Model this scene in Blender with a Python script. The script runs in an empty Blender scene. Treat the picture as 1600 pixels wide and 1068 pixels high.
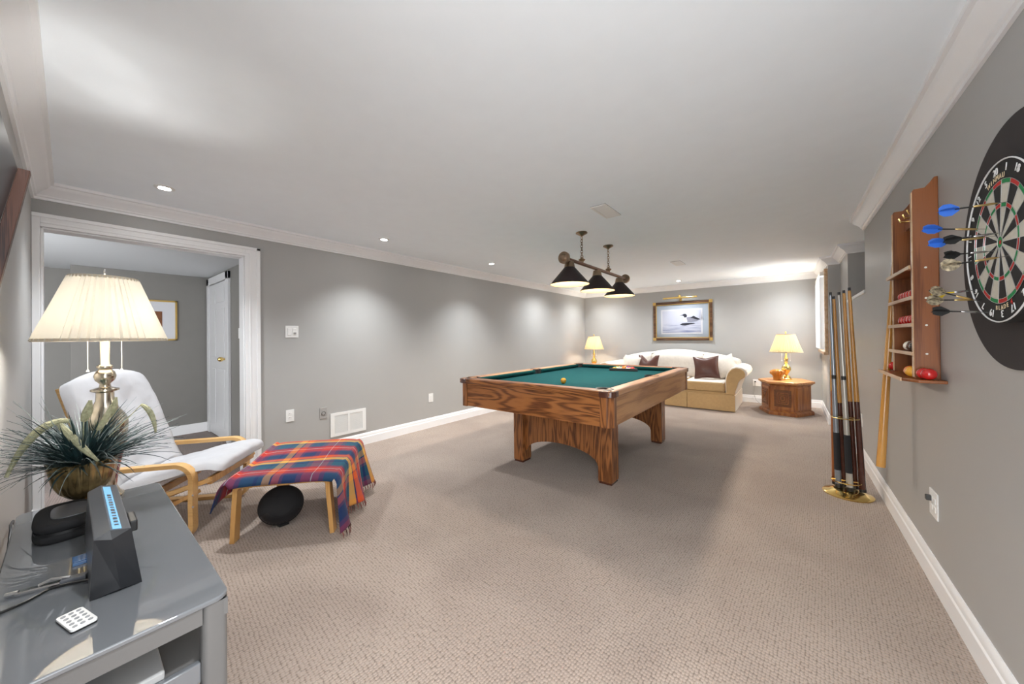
import bpy, bmesh, math, random
from mathutils import Vector, Matrix, noise as mnoise
random.seed(7)
PI = math.pi
SC = bpy.context.scene
COL = SC.collection

# ------------------------------------------------------------------ camera
cam_d = bpy.data.cameras.new('camera')
cam = bpy.data.objects.new('camera', cam_d); COL.objects.link(cam); SC.camera = cam
FPX, YAW, V0, PIT, ROL, CAMH = 547.26, .6690, 525.05, .0046, -.0097, 1.2
F0 = Vector((-math.sin(YAW), math.cos(YAW), 0)); R0 = Vector((math.cos(YAW), math.sin(YAW), 0)); ZZ = Vector((0, 0, 1))
FW = math.cos(PIT)*F0 + math.sin(PIT)*ZZ; U1 = -math.sin(PIT)*F0 + math.cos(PIT)*ZZ
RT = math.cos(ROL)*R0 + math.sin(ROL)*U1; UP = -math.sin(ROL)*R0 + math.cos(ROL)*U1
m = Matrix.Identity(4)
for i in range(3):
    m[i][0] = RT[i]; m[i][1] = UP[i]; m[i][2] = -FW[i]
m[0][3], m[1][3], m[2][3] = 0, 0, CAMH
cam.matrix_world = m
cam_d.sensor_fit = 'HORIZONTAL'; cam_d.sensor_width = 36
cam_d.lens = FPX*36/1600
cam_d.shift_y = (V0-534)/1600
cam_d.clip_start = .02

# ------------------------------------------------------------------ world, exposure
w = bpy.data.worlds.new('world'); SC.world = w; w.use_nodes = True
w.node_tree.nodes['Background'].inputs[0].default_value = (.95, .98, 1, 1)
w.node_tree.nodes['Background'].inputs[1].default_value = 1.12
SC.view_settings.view_transform = 'Standard'; SC.view_settings.look = 'None'
SC.view_settings.gamma = 1; SC.view_settings.use_curve_mapping = False
SC.view_settings.exposure = 2.42
SC.cycles.max_bounces = 16; SC.cycles.diffuse_bounces = 12
DOWNLIGHT_W = 26.0
FAR_W = 21.0
BILLIARD_W = 10.0
DOWN_COL = (.93, .97, 1.0)
CEIL = 2.235
XL, XR, YB, YN = -3.82, .539, 7.64, -.15

# ------------------------------------------------------------------ material helpers
MATS = {}
def newmat(name):
    mt = bpy.data.materials.new(name); mt.use_nodes = True
    nt = mt.node_tree; b = nt.nodes['Principled BSDF']
    MATS[name] = mt
    return mt, nt, b
def mat(name, col, rough=.5, metal=0, spec=.5, var=.0, vscale=8, bump=0, bscale=200, coat=0, emit=None, estr=0, trans=0, sheen=0):
    mt, nt, b = newmat(name)
    b.inputs['Base Color'].default_value = (*col, 1)
    b.inputs['Roughness'].default_value = rough; b.inputs['Metallic'].default_value = metal
    b.inputs['Specular IOR Level'].default_value = spec; b.inputs['Coat Weight'].default_value = coat
    b.inputs['Sheen Weight'].default_value = sheen
    b.inputs['Transmission Weight'].default_value = trans
    if emit:
        b.inputs['Emission Color'].default_value = (*emit, 1); b.inputs['Emission Strength'].default_value = estr
    tc = nt.nodes.new('ShaderNodeTexCoord')
    if var:
        n = nt.nodes.new('ShaderNodeTexNoise'); n.inputs['Scale'].default_value = vscale; n.inputs['Detail'].default_value = 4
        nt.links.new(tc.outputs['Object'], n.inputs['Vector'])
        r = nt.nodes.new('ShaderNodeValToRGB')
        r.color_ramp.elements[0].position = .3; r.color_ramp.elements[1].position = .7
        r.color_ramp.elements[0].color = (*[c*(1-var) for c in col], 1); r.color_ramp.elements[1].color = (*[min(1, c*(1+var)) for c in col], 1)
        nt.links.new(n.outputs['Fac'], r.inputs['Fac']); nt.links.new(r.outputs['Color'], b.inputs['Base Color'])
    if bump:
        n2 = nt.nodes.new('ShaderNodeTexNoise'); n2.inputs['Scale'].default_value = bscale; n2.inputs['Detail'].default_value = 3
        nt.links.new(tc.outputs['Object'], n2.inputs['Vector'])
        bp = nt.nodes.new('ShaderNodeBump'); bp.inputs['Strength'].default_value = bump; bp.inputs['Distance'].default_value = .004
        nt.links.new(n2.outputs['Fac'], bp.inputs['Height']); nt.links.new(bp.outputs['Normal'], b.inputs['Normal'])
    return mt
def wood(name, dark, light, grain='x', scale=1.0, rings=9, rough=.35, coat=.2):
    mt, nt, b = newmat(name)
    L = nt.links.new
    b.inputs['Roughness'].default_value = rough; b.inputs['Coat Weight'].default_value = coat
    tc = nt.nodes.new('ShaderNodeTexCoord'); mp = nt.nodes.new('ShaderNodeMapping')
    s = [6*scale]*3; s['xyz'.index(grain)] = .7*scale
    mp.inputs['Scale'].default_value = s; L(tc.outputs['Object'], mp.inputs['Vector'])
    n = nt.nodes.new('ShaderNodeTexNoise'); n.inputs['Scale'].default_value = 1; n.inputs['Detail'].default_value = 1.5
    L(mp.outputs['Vector'], n.inputs['Vector'])
    mu = nt.nodes.new('ShaderNodeMath'); mu.operation = 'MULTIPLY'; mu.inputs[1].default_value = rings*6.28
    L(n.outputs['Fac'], mu.inputs[0])
    si = nt.nodes.new('ShaderNodeMath'); si.operation = 'SINE'; L(mu.outputs[0], si.inputs[0])
    mp2 = nt.nodes.new('ShaderNodeMapping'); s2 = [170*scale]*3; s2['xyz'.index(grain)] = 5*scale
    mp2.inputs['Scale'].default_value = s2; L(tc.outputs['Object'], mp2.inputs['Vector'])
    n2 = nt.nodes.new('ShaderNodeTexNoise'); n2.inputs['Scale'].default_value = 1; n2.inputs['Detail'].default_value = 2; L(mp2.outputs['Vector'], n2.inputs['Vector'])
    ad = nt.nodes.new('ShaderNodeMath'); ad.operation = 'MULTIPLY_ADD'; ad.inputs[1].default_value = .22; 
    L(si.outputs[0], ad.inputs[0]); L(n2.outputs['Fac'], ad.inputs[2])
    r = nt.nodes.new('ShaderNodeValToRGB'); e = r.color_ramp.elements
    e[0].position = .22; e[0].color = (*dark, 1); e[1].position = .62; e[1].color = (*light, 1)
    L(ad.outputs[0], r.inputs['Fac']); L(r.outputs['Color'], b.inputs['Base Color'])
    bp = nt.nodes.new('ShaderNodeBump'); bp.inputs['Strength'].default_value = .08; bp.inputs['Distance'].default_value = .002
    L(ad.outputs[0], bp.inputs['Height']); L(bp.outputs['Normal'], b.inputs['Normal'])
    return mt
def shade_mat(name, col, tr=.5):
    mt, nt, b = newmat(name)
    out = nt.nodes['Material Output']; nt.nodes.remove(b)
    d = nt.nodes.new('ShaderNodeBsdfDiffuse'); d.inputs[0].default_value = (*col, 1)
    t = nt.nodes.new('ShaderNodeBsdfTranslucent'); t.inputs[0].default_value = (*col, 1)
    x = nt.nodes.new('ShaderNodeMixShader'); x.inputs[0].default_value = tr
    nt.links.new(d.outputs[0], x.inputs[1]); nt.links.new(t.outputs[0], x.inputs[2]); nt.links.new(x.outputs[0], out.inputs[0])
    return mt
def pane_mat(name):
    mt, nt, b = newmat(name)
    out = nt.nodes['Material Output']; nt.nodes.remove(b)
    g = nt.nodes.new('ShaderNodeBsdfGlossy'); g.inputs['Roughness'].default_value = .03
    t = nt.nodes.new('ShaderNodeBsdfTransparent')
    f = nt.nodes.new('ShaderNodeFresnel'); f.inputs[0].default_value = 1.12
    x = nt.nodes.new('ShaderNodeMixShader')
    nt.links.new(f.outputs[0], x.inputs[0]); nt.links.new(t.outputs[0], x.inputs[1]); nt.links.new(g.outputs[0], x.inputs[2]); nt.links.new(x.outputs[0], out.inputs[0])
    return mt
def carpet(name, c1, c2, cell=(.0112, .0145)):
    mt, nt, b = newmat(name); L = nt.links.new
    b.inputs['Roughness'].default_value = .95; b.inputs['Specular IOR Level'].default_value = .1; b.inputs['Sheen Weight'].default_value = .25
    tc = nt.nodes.new('ShaderNodeTexCoord'); mp = nt.nodes.new('ShaderNodeMapping')
    mp.inputs['Scale'].default_value = (1/cell[0], 1/cell[1], 1); mp.inputs['Rotation'].default_value = (0, 0, .08)
    L(tc.outputs['Object'], mp.inputs['Vector'])
    vo = nt.nodes.new('ShaderNodeTexVoronoi'); vo.inputs['Scale'].default_value = 1; vo.inputs['Randomness'].default_value = .35; vo.voronoi_dimensions = '2D'
    L(mp.outputs['Vector'], vo.inputs['Vector'])
    ns = nt.nodes.new('ShaderNodeTexNoise'); ns.inputs['Scale'].default_value = 1.6; ns.inputs['Detail'].default_value = 3; ns.inputs['Distortion'].default_value = .6
    L(tc.outputs['Object'], ns.inputs['Vector'])
    r1 = nt.nodes.new('ShaderNodeValToRGB'); e = r1.color_ramp.elements
    e[0].position = .35; e[0].color = (*c1, 1); e[1].position = .65; e[1].color = (*c2, 1)
    L(ns.outputs['Fac'], r1.inputs['Fac'])
    r2 = nt.nodes.new('ShaderNodeValToRGB'); e = r2.color_ramp.elements
    e[0].position = .40; e[0].color = (1, 1, 1, 1); e[1].position = .72; e[1].color = (.30, .26, .23, 1)
    L(vo.outputs['Distance'], r2.inputs['Fac'])
    mx = nt.nodes.new('ShaderNodeMix'); mx.data_type = 'RGBA'; mx.blend_type = 'MULTIPLY'; mx.inputs[0].default_value = .8
    L(r1.outputs['Color'], mx.inputs[6]); L(r2.outputs['Color'], mx.inputs[7]); L(mx.outputs[2], b.inputs['Base Color'])
    bp = nt.nodes.new('ShaderNodeBump'); bp.invert = True; bp.inputs['Strength'].default_value = .8; bp.inputs['Distance'].default_value = .006
    L(vo.outputs['Distance'], bp.inputs['Height']); L(bp.outputs['Normal'], b.inputs['Normal'])
    return mt

M = {}
M['wall'] = mat('wall_paint', (.40, .395, .385), .42, spec=.35, var=.02, vscale=2, bump=.05, bscale=120)
M['ceil'] = mat('ceiling_paint', (.88, .935, .985), .8, var=.01, bump=.04, bscale=150)
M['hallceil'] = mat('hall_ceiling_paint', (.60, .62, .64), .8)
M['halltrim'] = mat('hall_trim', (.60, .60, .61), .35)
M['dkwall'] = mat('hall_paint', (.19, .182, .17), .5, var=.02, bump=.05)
M['trim'] = mat('white_trim', (.82, .82, .83), .3, var=.01)
M['carpet'] = carpet('beige_carpet', (.33, .260, .217), (.40, .322, .27))
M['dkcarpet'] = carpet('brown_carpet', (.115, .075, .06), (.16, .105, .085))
M['oak_x'] = wood('oak_grain_long', (.095, .026, .005), (.36, .135, .036), 'x', 1.6, 10)
M['oak_y'] = wood('oak_grain_side', (.33, .145, .045), (.52, .265, .10), 'y', 1.0, 5)
M['oak_z'] = wood('oak_grain_upright', (.09, .025, .005), (.33, .122, .034), 'z', 1.9, 10)
M['oak_pale'] = wood('oak_rail', (.36, .17, .075), (.52, .28, .14), 'y', 1.2, 4)
M['corner'] = mat('corner_cap_brown', (.085, .03, .018), .22, coat=.6)
M['felt'] = mat('green_felt', (.010, .064, .074), .95, spec=.05, var=.05, vscale=30)
M['felt_dk'] = mat('green_cushion_felt', (.006, .050, .052), .95, spec=.05)
M['black'] = mat('black_plastic', (.012, .012, .013), .4)
M['satin_black'] = mat('satin_black_shell', (.012, .013, .016), .33, coat=.1)
M['fabric_black'] = mat('black_fabric', (.016, .016, .018), .9, bump=.3, bscale=900)
M['birch'] = wood('birch_bentwood', (.50, .27, .085), (.66, .40, .155), 'x', 1.0, 3, rough=.4)
M['birch_z'] = wood('birch_upright', (.44, .215, .06), (.60, .33, .11), 'z', 1.0, 3, rough=.4)
M['cushion'] = mat('white_cotton', (.47, .47, .49), .85, var=.04, vscale=9, bump=.35, bscale=22)
M['sofa'] = mat('cream_upholstery', (.68, .62, .55), .9, var=.05, vscale=26, bump=.25, bscale=90)
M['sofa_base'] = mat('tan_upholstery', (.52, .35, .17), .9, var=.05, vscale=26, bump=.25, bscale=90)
M['pillow_brown'] = mat('brown_leather', (.085, .028, .018), .38, var=.12, bump=.1, bscale=60)
M['brass'] = mat('polished_brass', (.83, .60, .22), .16, 1, var=.05, vscale=3)
M['dkbrass'] = mat('aged_bronze', (.30, .22, .15), .32, 1, var=.2, vscale=14)
M['bronze_rod'] = mat('copper_brown_rod', (.16, .075, .045), .3, .7, var=.1)
M['shade_dk'] = mat('dark_shade_metal', (.022, .013, .014), .45, .2)
M['shade_in'] = mat('cream_shade_lining', (.20, .125, .055), .6)
M['pleat'] = shade_mat('cream_pleated_fabric', (.58, .55, .485), .17)
M['pleat2'] = shade_mat('gold_pleated_fabric', (.62, .48, .28), .16)
M['shade_trim'] = mat('shade_binding', (.62, .54, .42), .8)
M['bulb'] = mat('lit_bulb', (1, 1, 1), .5, emit=(1, .86, .66), estr=6)
M['downglow'] = mat('lit_downlight', (1, 1, 1), .5, emit=(1, .97, .92), estr=30)
M['chrome'] = mat('chrome', (.75, .75, .76), .12, 1)
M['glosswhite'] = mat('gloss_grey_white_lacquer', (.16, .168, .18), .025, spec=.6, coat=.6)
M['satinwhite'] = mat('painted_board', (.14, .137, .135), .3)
M['plastic'] = mat('white_plastic', (.80, .80, .79), .3)
M['greyplastic'] = mat('grey_plastic', (.34, .33, .32), .4)
M['socket'] = mat('socket_slot', (.05, .05, .05), .5)
M['cherry'] = wood('cherry_cabinet', (.22, .065, .015), (.40, .15, .038), 'z', 1.5, 4)
M['cherry_top'] = wood('cherry_top', (.34, .13, .035), (.52, .24, .075), 'x', 1.5, 4)
M['carve'] = mat('carved_dark_panel', (.16, .055, .016), .5, var=.3, vscale=40, bump=.6, bscale=80)
M['mahog'] = wood('mahogany_rack', (.15, .042, .009), (.27, .085, .02), 'z', 1.6, 3, rough=.3)
M['pale_edge'] = wood('pale_wood_edge', (.50, .30, .15), (.62, .42, .25), 'y', 2, 3)
M['cue'] = wood('cue_maple', (.44, .20, .04), (.60, .30, .07), 'z', 2, 2, rough=.2, coat=.5)
M['cue_dk'] = mat('cue_dark_butt', (.07, .018, .010), .2, coat=.6, var=.2, vscale=20)
M['cue_silver'] = mat('cue_silver_shaft', (.30, .33, .37), .22, .6)
M['cue_grey'] = mat('cue_champagne_shaft', (.48, .46, .42), .25, .5)
M['darkboard'] = mat('charcoal_felt_surround', (.034, .028, .028), .9, bump=.2, bscale=400)
M['red'] = mat('red_ball', (.55, .012, .012), .08, coat=.8)
M['yellow'] = mat('yellow_ball', (.75, .36, .03), .08, coat=.8)
M['greenball'] = mat('green_ball', (.01, .13, .06), .08, coat=.8)
M['blackball'] = mat('black_ball', (.015, .014, .014), .08, coat=.8)
M['brownball'] = mat('brown_ball', (.12, .05, .03), .08, coat=.8)
M['white'] = mat('ivory_white', (.82, .79, .70), .15, coat=.5)
M['blueball'] = mat('blue_ball', (.02, .05, .35), .08, coat=.8)
M['purple'] = mat('purple_ball', (.12, .02, .20), .08, coat=.8)
M['orange'] = mat('orange_ball', (.75, .17, .02), .08, coat=.8)
M['db_black'] = mat('dartboard_black', (.014, .013, .013), .8)
M['db_cream'] = mat('dartboard_cream', (.60, .57, .49), .85, var=.05, vscale=60)
M['db_red'] = mat('dartboard_red', (.52, .025, .02), .85)
M['db_green'] = mat('dartboard_green', (.015, .25, .075), .85)
M['wire'] = mat('steel_wire', (.62, .62, .62), .3, .8)
M['numwhite'] = mat('number_white', (.75, .75, .75), .5)
M['gold_print'] = mat('gold_print', (.72, .58, .36), .5)
M['flight_blue'] = mat('blue_flight', (.035, .14, .55), .35)
M['flight_black'] = mat('black_flight', (.012, .012, .012), .5)
M['flight_yellow'] = mat('yellow_flight', (.75, .55, .03), .4)
M['flight_pat'] = mat('patterned_flight', (.30, .25, .17), .4, var=.95, vscale=90)
M['gold_barrel'] = mat('brass_barrel', (.66, .48, .20), .3, 1)
M['steel'] = mat('steel', (.55, .55, .56), .25, 1)
M['frame_br'] = wood('picture_frame_walnut', (.05, .02, .008), (.13, .06, .025), 'x', 2, 4)
M['gold'] = mat('gold_leaf', (.75, .50, .16), .3, .9)
M['mat_blue'] = mat('pale_blue_mount', (.36, .40, .46), .9)
M['mat_white'] = mat('white_mount', (.60, .60, .63), .9)
M['loon_dk'] = mat('print_black', (.02, .02, .03), .8)
M['loon_wh'] = mat('print_white', (.75, .75, .80), .8)
M['loon_gr'] = mat('print_grey', (.22, .22, .27), .8)
M['pane'] = pane_mat('picture_glass')
M['amber'] = mat('amber_glass', (.62, .24, .03), .12, trans=.35, coat=.5)
M['vase'] = mat('silver_gilt_vase', (.46, .33, .15), .24, .9, var=.55, vscale=26)
M['blade'] = mat('blue_green_grass', (.016, .042, .045), .5, var=.6, vscale=30)
M['blade_pale'] = mat('pale_grey_grass', (.30, .36, .36), .55, var=.3, vscale=30)
M['seed'] = mat('pale_foxtail', (.42, .42, .27), .9, var=.3, vscale=80, bump=.8, bscale=300)
M['soil'] = mat('dark_moss', (.03, .035, .03), .9, bump=.5, bscale=100)
M['lcd'] = mat('blue_lit_display', (.1, .25, .4), .2, emit=(.25, .55, .85), estr=.16)
M['slate'] = mat('slate_grey_plastic', (.115, .12, .135), .3, coat=.2)
M['bluepack'] = mat('blue_foil', (.06, .20, .48), .25, coat=.4)
M['grey_btn'] = mat('grey_buttons', (.25, .26, .28), .4)
M['paper'] = mat('white_paper', (.36, .36, .36), .7)
M['bluewhite'] = mat('card_blue_white', (.55, .62, .66), .6)
M['tvglass'] = mat('tv_screen_glass', (.05, .052, .06), .35, coat=.0)
M['rosewood'] = wood('rosewood_panel', (.028, .009, .008), (.14, .055, .032), 'z', 2.5, 5, rough=.45, coat=.0)
M['blind_white'] = mat('white_blind', (.80, .83, .86), .6)  # plain white vanes, no emission
M['chain'] = mat('ivory_chain', (.75, .72, .66), .4)

# ------------------------------------------------------------------ mesh builder
class MB:
    def __init__(s, org=(0, 0, 0)):
        s.v = []; s.f = []; s.mi = []; s.cur = 0; s.org = Vector(org); s.uv = None
    def add(s, vs, fs):
        o = len(s.v); s.v += [tuple(p) for p in vs]; s.f += [tuple(i+o for i in f) for f in fs]; s.mi += [s.cur]*len(fs); return s
    def box(s, x0, x1, y0, y1, z0, z1):
        return s.add([(x0,y0,z0),(x1,y0,z0),(x1,y1,z0),(x0,y1,z0),(x0,y0,z1),(x1,y0,z1),(x1,y1,z1),(x0,y1,z1)],
                     [(3,2,1,0),(4,5,6,7),(0,1,5,4),(1,2,6,5),(2,3,7,6),(3,0,4,7)])
    def obox(s, c, a, b, d):
        c, a, b, d = map(Vector, (c, a, b, d)); vs = []
        for k in (-1, 1):
            for i, j in ((-1,-1),(1,-1),(1,1),(-1,1)): vs.append(c+a*i+b*j+d*k)
        return s.add(vs, [(3,2,1,0),(4,5,6,7),(0,1,5,4),(1,2,6,5),(2,3,7,6),(3,0,4,7)])
    def cyl(s, p0, p1, r0, r1=None, n=16, caps=True):
        r1 = r0 if r1 is None else r1; p0, p1 = Vector(p0), Vector(p1); d = (p1-p0).normalized()
        a = d.orthogonal().normalized(); b = d.cross(a); vs = []
        for p, r in ((p0, r0), (p1, r1)):
            for i in range(n):
                t = 2*PI*i/n; vs.append(p+(a*math.cos(t)+b*math.sin(t))*r)
        fs = [(i, (i+1) % n, n+(i+1) % n, n+i) for i in range(n)]
        if caps: fs += [tuple(range(n-1, -1, -1)), tuple(range(n, 2*n))]
        return s.add(vs, fs)
    def tube(s, pts, r, n=8, closed=False):
        pts = [Vector(p) for p in pts]; N = len(pts); vs = []; a = None
        rs = r if isinstance(r, (list, tuple)) else [r]*N
        for i, p in enumerate(pts):
            if closed: d = (pts[(i+1) % N]-pts[i-1]).normalized()
            else: d = (pts[min(i+1, N-1)]-pts[max(i-1, 0)]).normalized()
            if a is None: a = d.orthogonal().normalized()
            a = (a-d*a.dot(d)).normalized(); b = d.cross(a)
            for k in range(n):
                t = 2*PI*k/n; vs.append(p+(a*math.cos(t)+b*math.sin(t))*rs[i])
        fs = []
        for i in range(N if closed else N-1):
            j = (i+1) % N
            for k in range(n): fs.append((i*n+k, i*n+(k+1) % n, j*n+(k+1) % n, j*n+k))
        if not closed: fs += [tuple(range(n-1, -1, -1)), tuple(range((N-1)*n, N*n))]
        return s.add(vs, fs)
    def lathe(s, prof, c=(0, 0, 0), n=32, flute=None, cap0=True, cap1=True):
        vs = []; P = len(prof)
        for j, (r, z) in enumerate(prof):
            for i in range(n):
                t = 2*PI*i/n; rr = r*(flute(t, j/(P-1)) if flute else 1)
                vs.append((c[0]+rr*math.cos(t), c[1]+rr*math.sin(t), c[2]+z))
        fs = [(j*n+i, j*n+(i+1) % n, (j+1)*n+(i+1) % n, (j+1)*n+i) for j in range(P-1) for i in range(n)]
        if cap0: fs.append(tuple(range(n-1, -1, -1)))
        if cap1: fs.append(tuple(range((P-1)*n, P*n)))
        return s.add(vs, fs)
    def ell(s, c, r, nu=20, nv=12, R=None):
        r = (r, r, r) if not isinstance(r, (list, tuple)) else r
        vs = []; c = Vector(c)
        for j in range(1, nv):
            ph = PI*j/nv
            for i in range(nu):
                t = 2*PI*i/nu; p = Vector((r[0]*math.sin(ph)*math.cos(t), r[1]*math.sin(ph)*math.sin(t), r[2]*math.cos(ph)))
                vs.append(c+(R @ p if R else p))
        t0 = Vector((0, 0, r[2])); top = len(vs); vs += [c+(R @ t0 if R else t0), c-(R @ t0 if R else t0)]
        fs = [(j*nu+(i+1) % nu, j*nu+i, (j+1)*nu+i, (j+1)*nu+(i+1) % nu) for j in range(nv-2) for i in range(nu)]
        fs += [(top, i, (i+1) % nu) for i in range(nu)] + [(top+1, (nv-2)*nu+(i+1) % nu, (nv-2)*nu+i) for i in range(nu)]
        return s.add(vs, fs)
    def prism(s, pts, p3, d):
        """polygon pts (a,b) mapped by p3 to 3D, extruded by vector d"""
        n = len(pts); d = Vector(d); A = [Vector(p3(*p)) for p in pts]
        fs = [tuple(range(n-1, -1, -1)), tuple(range(n, 2*n))] + [(i, (i+1) % n, n+(i+1) % n, n+i) for i in range(n)]
        return s.add(A+[a+d for a in A], fs)
    def grid(s, fn, nu, nv, uv=False):
        o = len(s.v); vs = [fn(i/nu, j/nv) for j in range(nv+1) for i in range(nu+1)]
        fs = [(j*(nu+1)+i, j*(nu+1)+i+1, (j+1)*(nu+1)+i+1, (j+1)*(nu+1)+i) for j in range(nv) for i in range(nu)]
        if uv: s.uv = [(i/nu, j/nv) for j in range(nv+1) for i in range(nu+1)]
        return s.add(vs, fs)
    def build(s, name, mats, parent=None, smooth=False, bevel=0, seg=2, angle=35, solid=0, sub=0):
        me = bpy.data.meshes.new(name)
        me.from_pydata([tuple(Vector(p)-s.org) for p in s.v], [], s.f)
        if s.uv:
            ul = me.uv_layers.new(name='UVMap')
            for lp in me.loops: ul.data[lp.index].uv = s.uv[lp.vertex_index]
        if not isinstance(mats, (list, tuple)): mats = [mats]
        for mm in mats: me.materials.append(mm)
        if len(mats) > 1: me.polygons.foreach_set('material_index', s.mi)
        bm = bmesh.new(); bm.from_mesh(me); bmesh.ops.recalc_face_normals(bm, faces=bm.faces); bm.to_mesh(me); bm.free()
        if smooth:
            me.polygons.foreach_set('use_smooth', [True]*len(me.polygons)); me.set_sharp_from_angle(angle=math.radians(angle))
        ob = bpy.data.objects.new(name, me); COL.objects.link(ob)
        if parent: ob.parent = parent
        else: ob.location = s.org
        if solid:
            k = ob.modifiers.new('thickness', 'SOLIDIFY'); k.thickness = solid; k.offset = 0
        if bevel:
            k = ob.modifiers.new('bevel', 'BEVEL'); k.width = bevel; k.segments = seg; k.limit_method = 'ANGLE'; k.angle_limit = math.radians(40)
        if sub:
            k = ob.modifiers.new('subdivide', 'SUBSURF'); k.levels = sub; k.render_levels = sub
        return ob
def tag(o, label, cat, group=None):
    o['label'] = label; o['category'] = cat
    if group: o['group'] = group
    return o
def struct(o): o['kind'] = 'structure'; return o
def stuff(o): o['kind'] = 'stuff'; return o
def thing(name, label, cat, loc=(0, 0, 0), rz=0, group=None):
    o = bpy.data.objects.new(name, None); COL.objects.link(o); o.empty_display_size = .05
    o.location = loc; o.rotation_euler = (0, 0, rz)
    return tag(o, label, cat, group)
def copy_tree(o, parent=None):
    c = o.copy(); COL.objects.link(c); c.parent = parent
    for ch in list(o.children): copy_tree(ch, c)
    return c
def lamp(kind, loc, power, col=(1, .88, .72), r=.04, parent=None, spot=None, blend=.6, rot=None):
    d = bpy.data.lights.new('bulb_light', kind); d.energy = power; d.color = col; d.shadow_soft_size = r
    if spot: d.spot_size = math.radians(spot); d.spot_blend = blend
    o = bpy.data.objects.new('bulb_light', d); COL.objects.link(o); o.location = loc
    if rot: o.rotation_euler = rot
    if parent: o.parent = parent
    return o
def text(name, body, size, mt, M4, parent, ext=.0004):
    cu = bpy.data.curves.new('t', 'FONT'); cu.body = body; cu.size = size; cu.extrude = ext; cu.align_x = 'CENTER'; cu.align_y = 'CENTER'
    to = bpy.data.objects.new('t', cu); COL.objects.link(to)
    bpy.context.view_layer.update()
    me = bpy.data.meshes.new_from_object(to.evaluated_get(bpy.context.evaluated_depsgraph_get()))
    bpy.data.objects.remove(to)
    me.transform(M4); me.materials.clear(); me.materials.append(mt); me.name = name
    o = bpy.data.objects.new(name, me); COL.objects.link(o); o.parent = parent
    return o

# ------------------------------------------------------------------ room shell
T = .12
OPEN_X, OPEN_Y = -.62, .35     # unseen walls end here; left open behind the camera to admit world light
struct(MB().box(XL, .66, YN, YB, -.05, 0).box(OPEN_X, 2.2, -1.6, YN, -.05, 0).box(.66, 2.2, YN, OPEN_Y, -.05, 0).build('floor', M['carpet']))
struct(MB().box(XL, 1.25, YN-T, YB+T, CEIL, CEIL+.08).build('ceiling', M['ceil']))
OY0, OY1, OZ = -.115, .977, 1.955
b = MB().box(XL-T, XL, OY1, YB+T, 0, CEIL).box(XL-T, XL, YN-T, OY0, 0, CEIL).box(XL-T, XL, OY0, OY1, OZ, CEIL)
struct(b.build('wall_left', M['wall']))
struct(MB().box(XL, .66, YB, YB+T, 0, CEIL).build('wall_back', M['wall']))
struct(MB().box(XL, OPEN_X, YN-T, YN, 0, CEIL).build('wall_near', M['wall']))
NY0, NY1, NZ, NX = 4.415, 5.56, 1.57, 1.1
b = MB().box(XR, XR+T, OPEN_Y, 6.3, 0, NZ).box(XR, XR+T, OPEN_Y, NY0, NZ, CEIL).box(XR, XR+T, NY1, 6.3, NZ, CEIL)
b.box(.42, XR+T, 6.3, 6.46, 0, CEIL).box(.42, XR+T, 7.50, YB, 0, CEIL).box(.42, XR+T, 6.46, 7.50, 0, .97).box(.42, XR+T, 6.46, 7.50, 2.02, CEIL)
b.box(NX, NX+T, NY0-T, NY1+T, NZ-.1, CEIL).box(XR+T, NX, NY1, NY1+T, NZ-.1, CEIL).box(XR+T, NX, NY0-T, NY0, NZ-.1, CEIL).box(XR+T, NX, NY0, NY1, NZ-.1, NZ)
struct(b.build('wall_right', M['wall']))
struct(MB().box(XR-.012, NX, NY0+.002, NY1-.002, NZ, NZ+.03).build('trim_1', M['trim'], bevel=.006))

def sweep(path, prof, names, mt):
    """path of (x,y) with the room on the right hand; prof (d,z); one object per segment, mitred"""
    P = [Vector((p[0], p[1], 0)) for p in path]; N = len(P)
    nr = []
    for i in range(N-1):
        d = (P[i+1]-P[i]).normalized(); nr.append(Vector((d.y, -d.x, 0)))
    off = []
    for i in range(N):
        if i == 0: off.append(nr[0])
        elif i == N-1: off.append(nr[-1])
        else:
            a, c = nr[i-1], nr[i]; off.append((a+c)/(1+a.dot(c)))
    for i in range(N-1):
        if not names[i]: continue
        vs = [P[i]+off[i]*d+ZZ*z for d, z in prof] + [P[i+1]+off[i+1]*d+ZZ*z for d, z in prof]
        k = len(prof); fs = [(j, (j+1) % k, k+(j+1) % k, k+j) for j in range(k)] + [tuple(range(k)), tuple(range(2*k-1, k-1, -1))]
        struct(MB().add(vs, fs).build(names[i], mt, smooth=True, angle=20))
c0, c1 = 2.131, CEIL
crown = [(0, c0), (.012, c0), (.014, c0+.014), (.022, c0+.018), (.026, c0+.028), (.045, c0+.048), (.066, c0+.062), (.074, c0+.072), (.078, c0+.082), (.092, c0+.086), (.094, c1), (0, c1)]
sweep([(XR, NY0), (XR, OPEN_Y)], crown, ['trim_2'], M['trim'])
sweep([(OPEN_X, YN), (XL, YN), (XL, YB), (.42, YB), (.42, 6.3), (XR, 6.3), (XR, NY1), (NX, NY1)], crown,
      ['trim_3', 'trim_4', 'trim_5', 'trim_6', 'trim_7', 'trim_8', 'trim_9'], M['trim'])
base = [(0, 0), (.017, 0), (.017, .085), (.012, .092), (.012, .108), (.009, .120), (.004, .131), (0, .131)]
sweep([(XL, 1.09), (XL, YB), (.42, YB), (.42, 6.3), (XR, 6.3), (XR, OPEN_Y)], base,
      ['baseboard_left', 'baseboard_back', 'baseboard_alcove', 'baseboard_return', 'baseboard_right'], M['trim'])
sweep([(OPEN_X, YN), (XL+.016, YN)], base, ['baseboard_near'], M['trim'])
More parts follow.
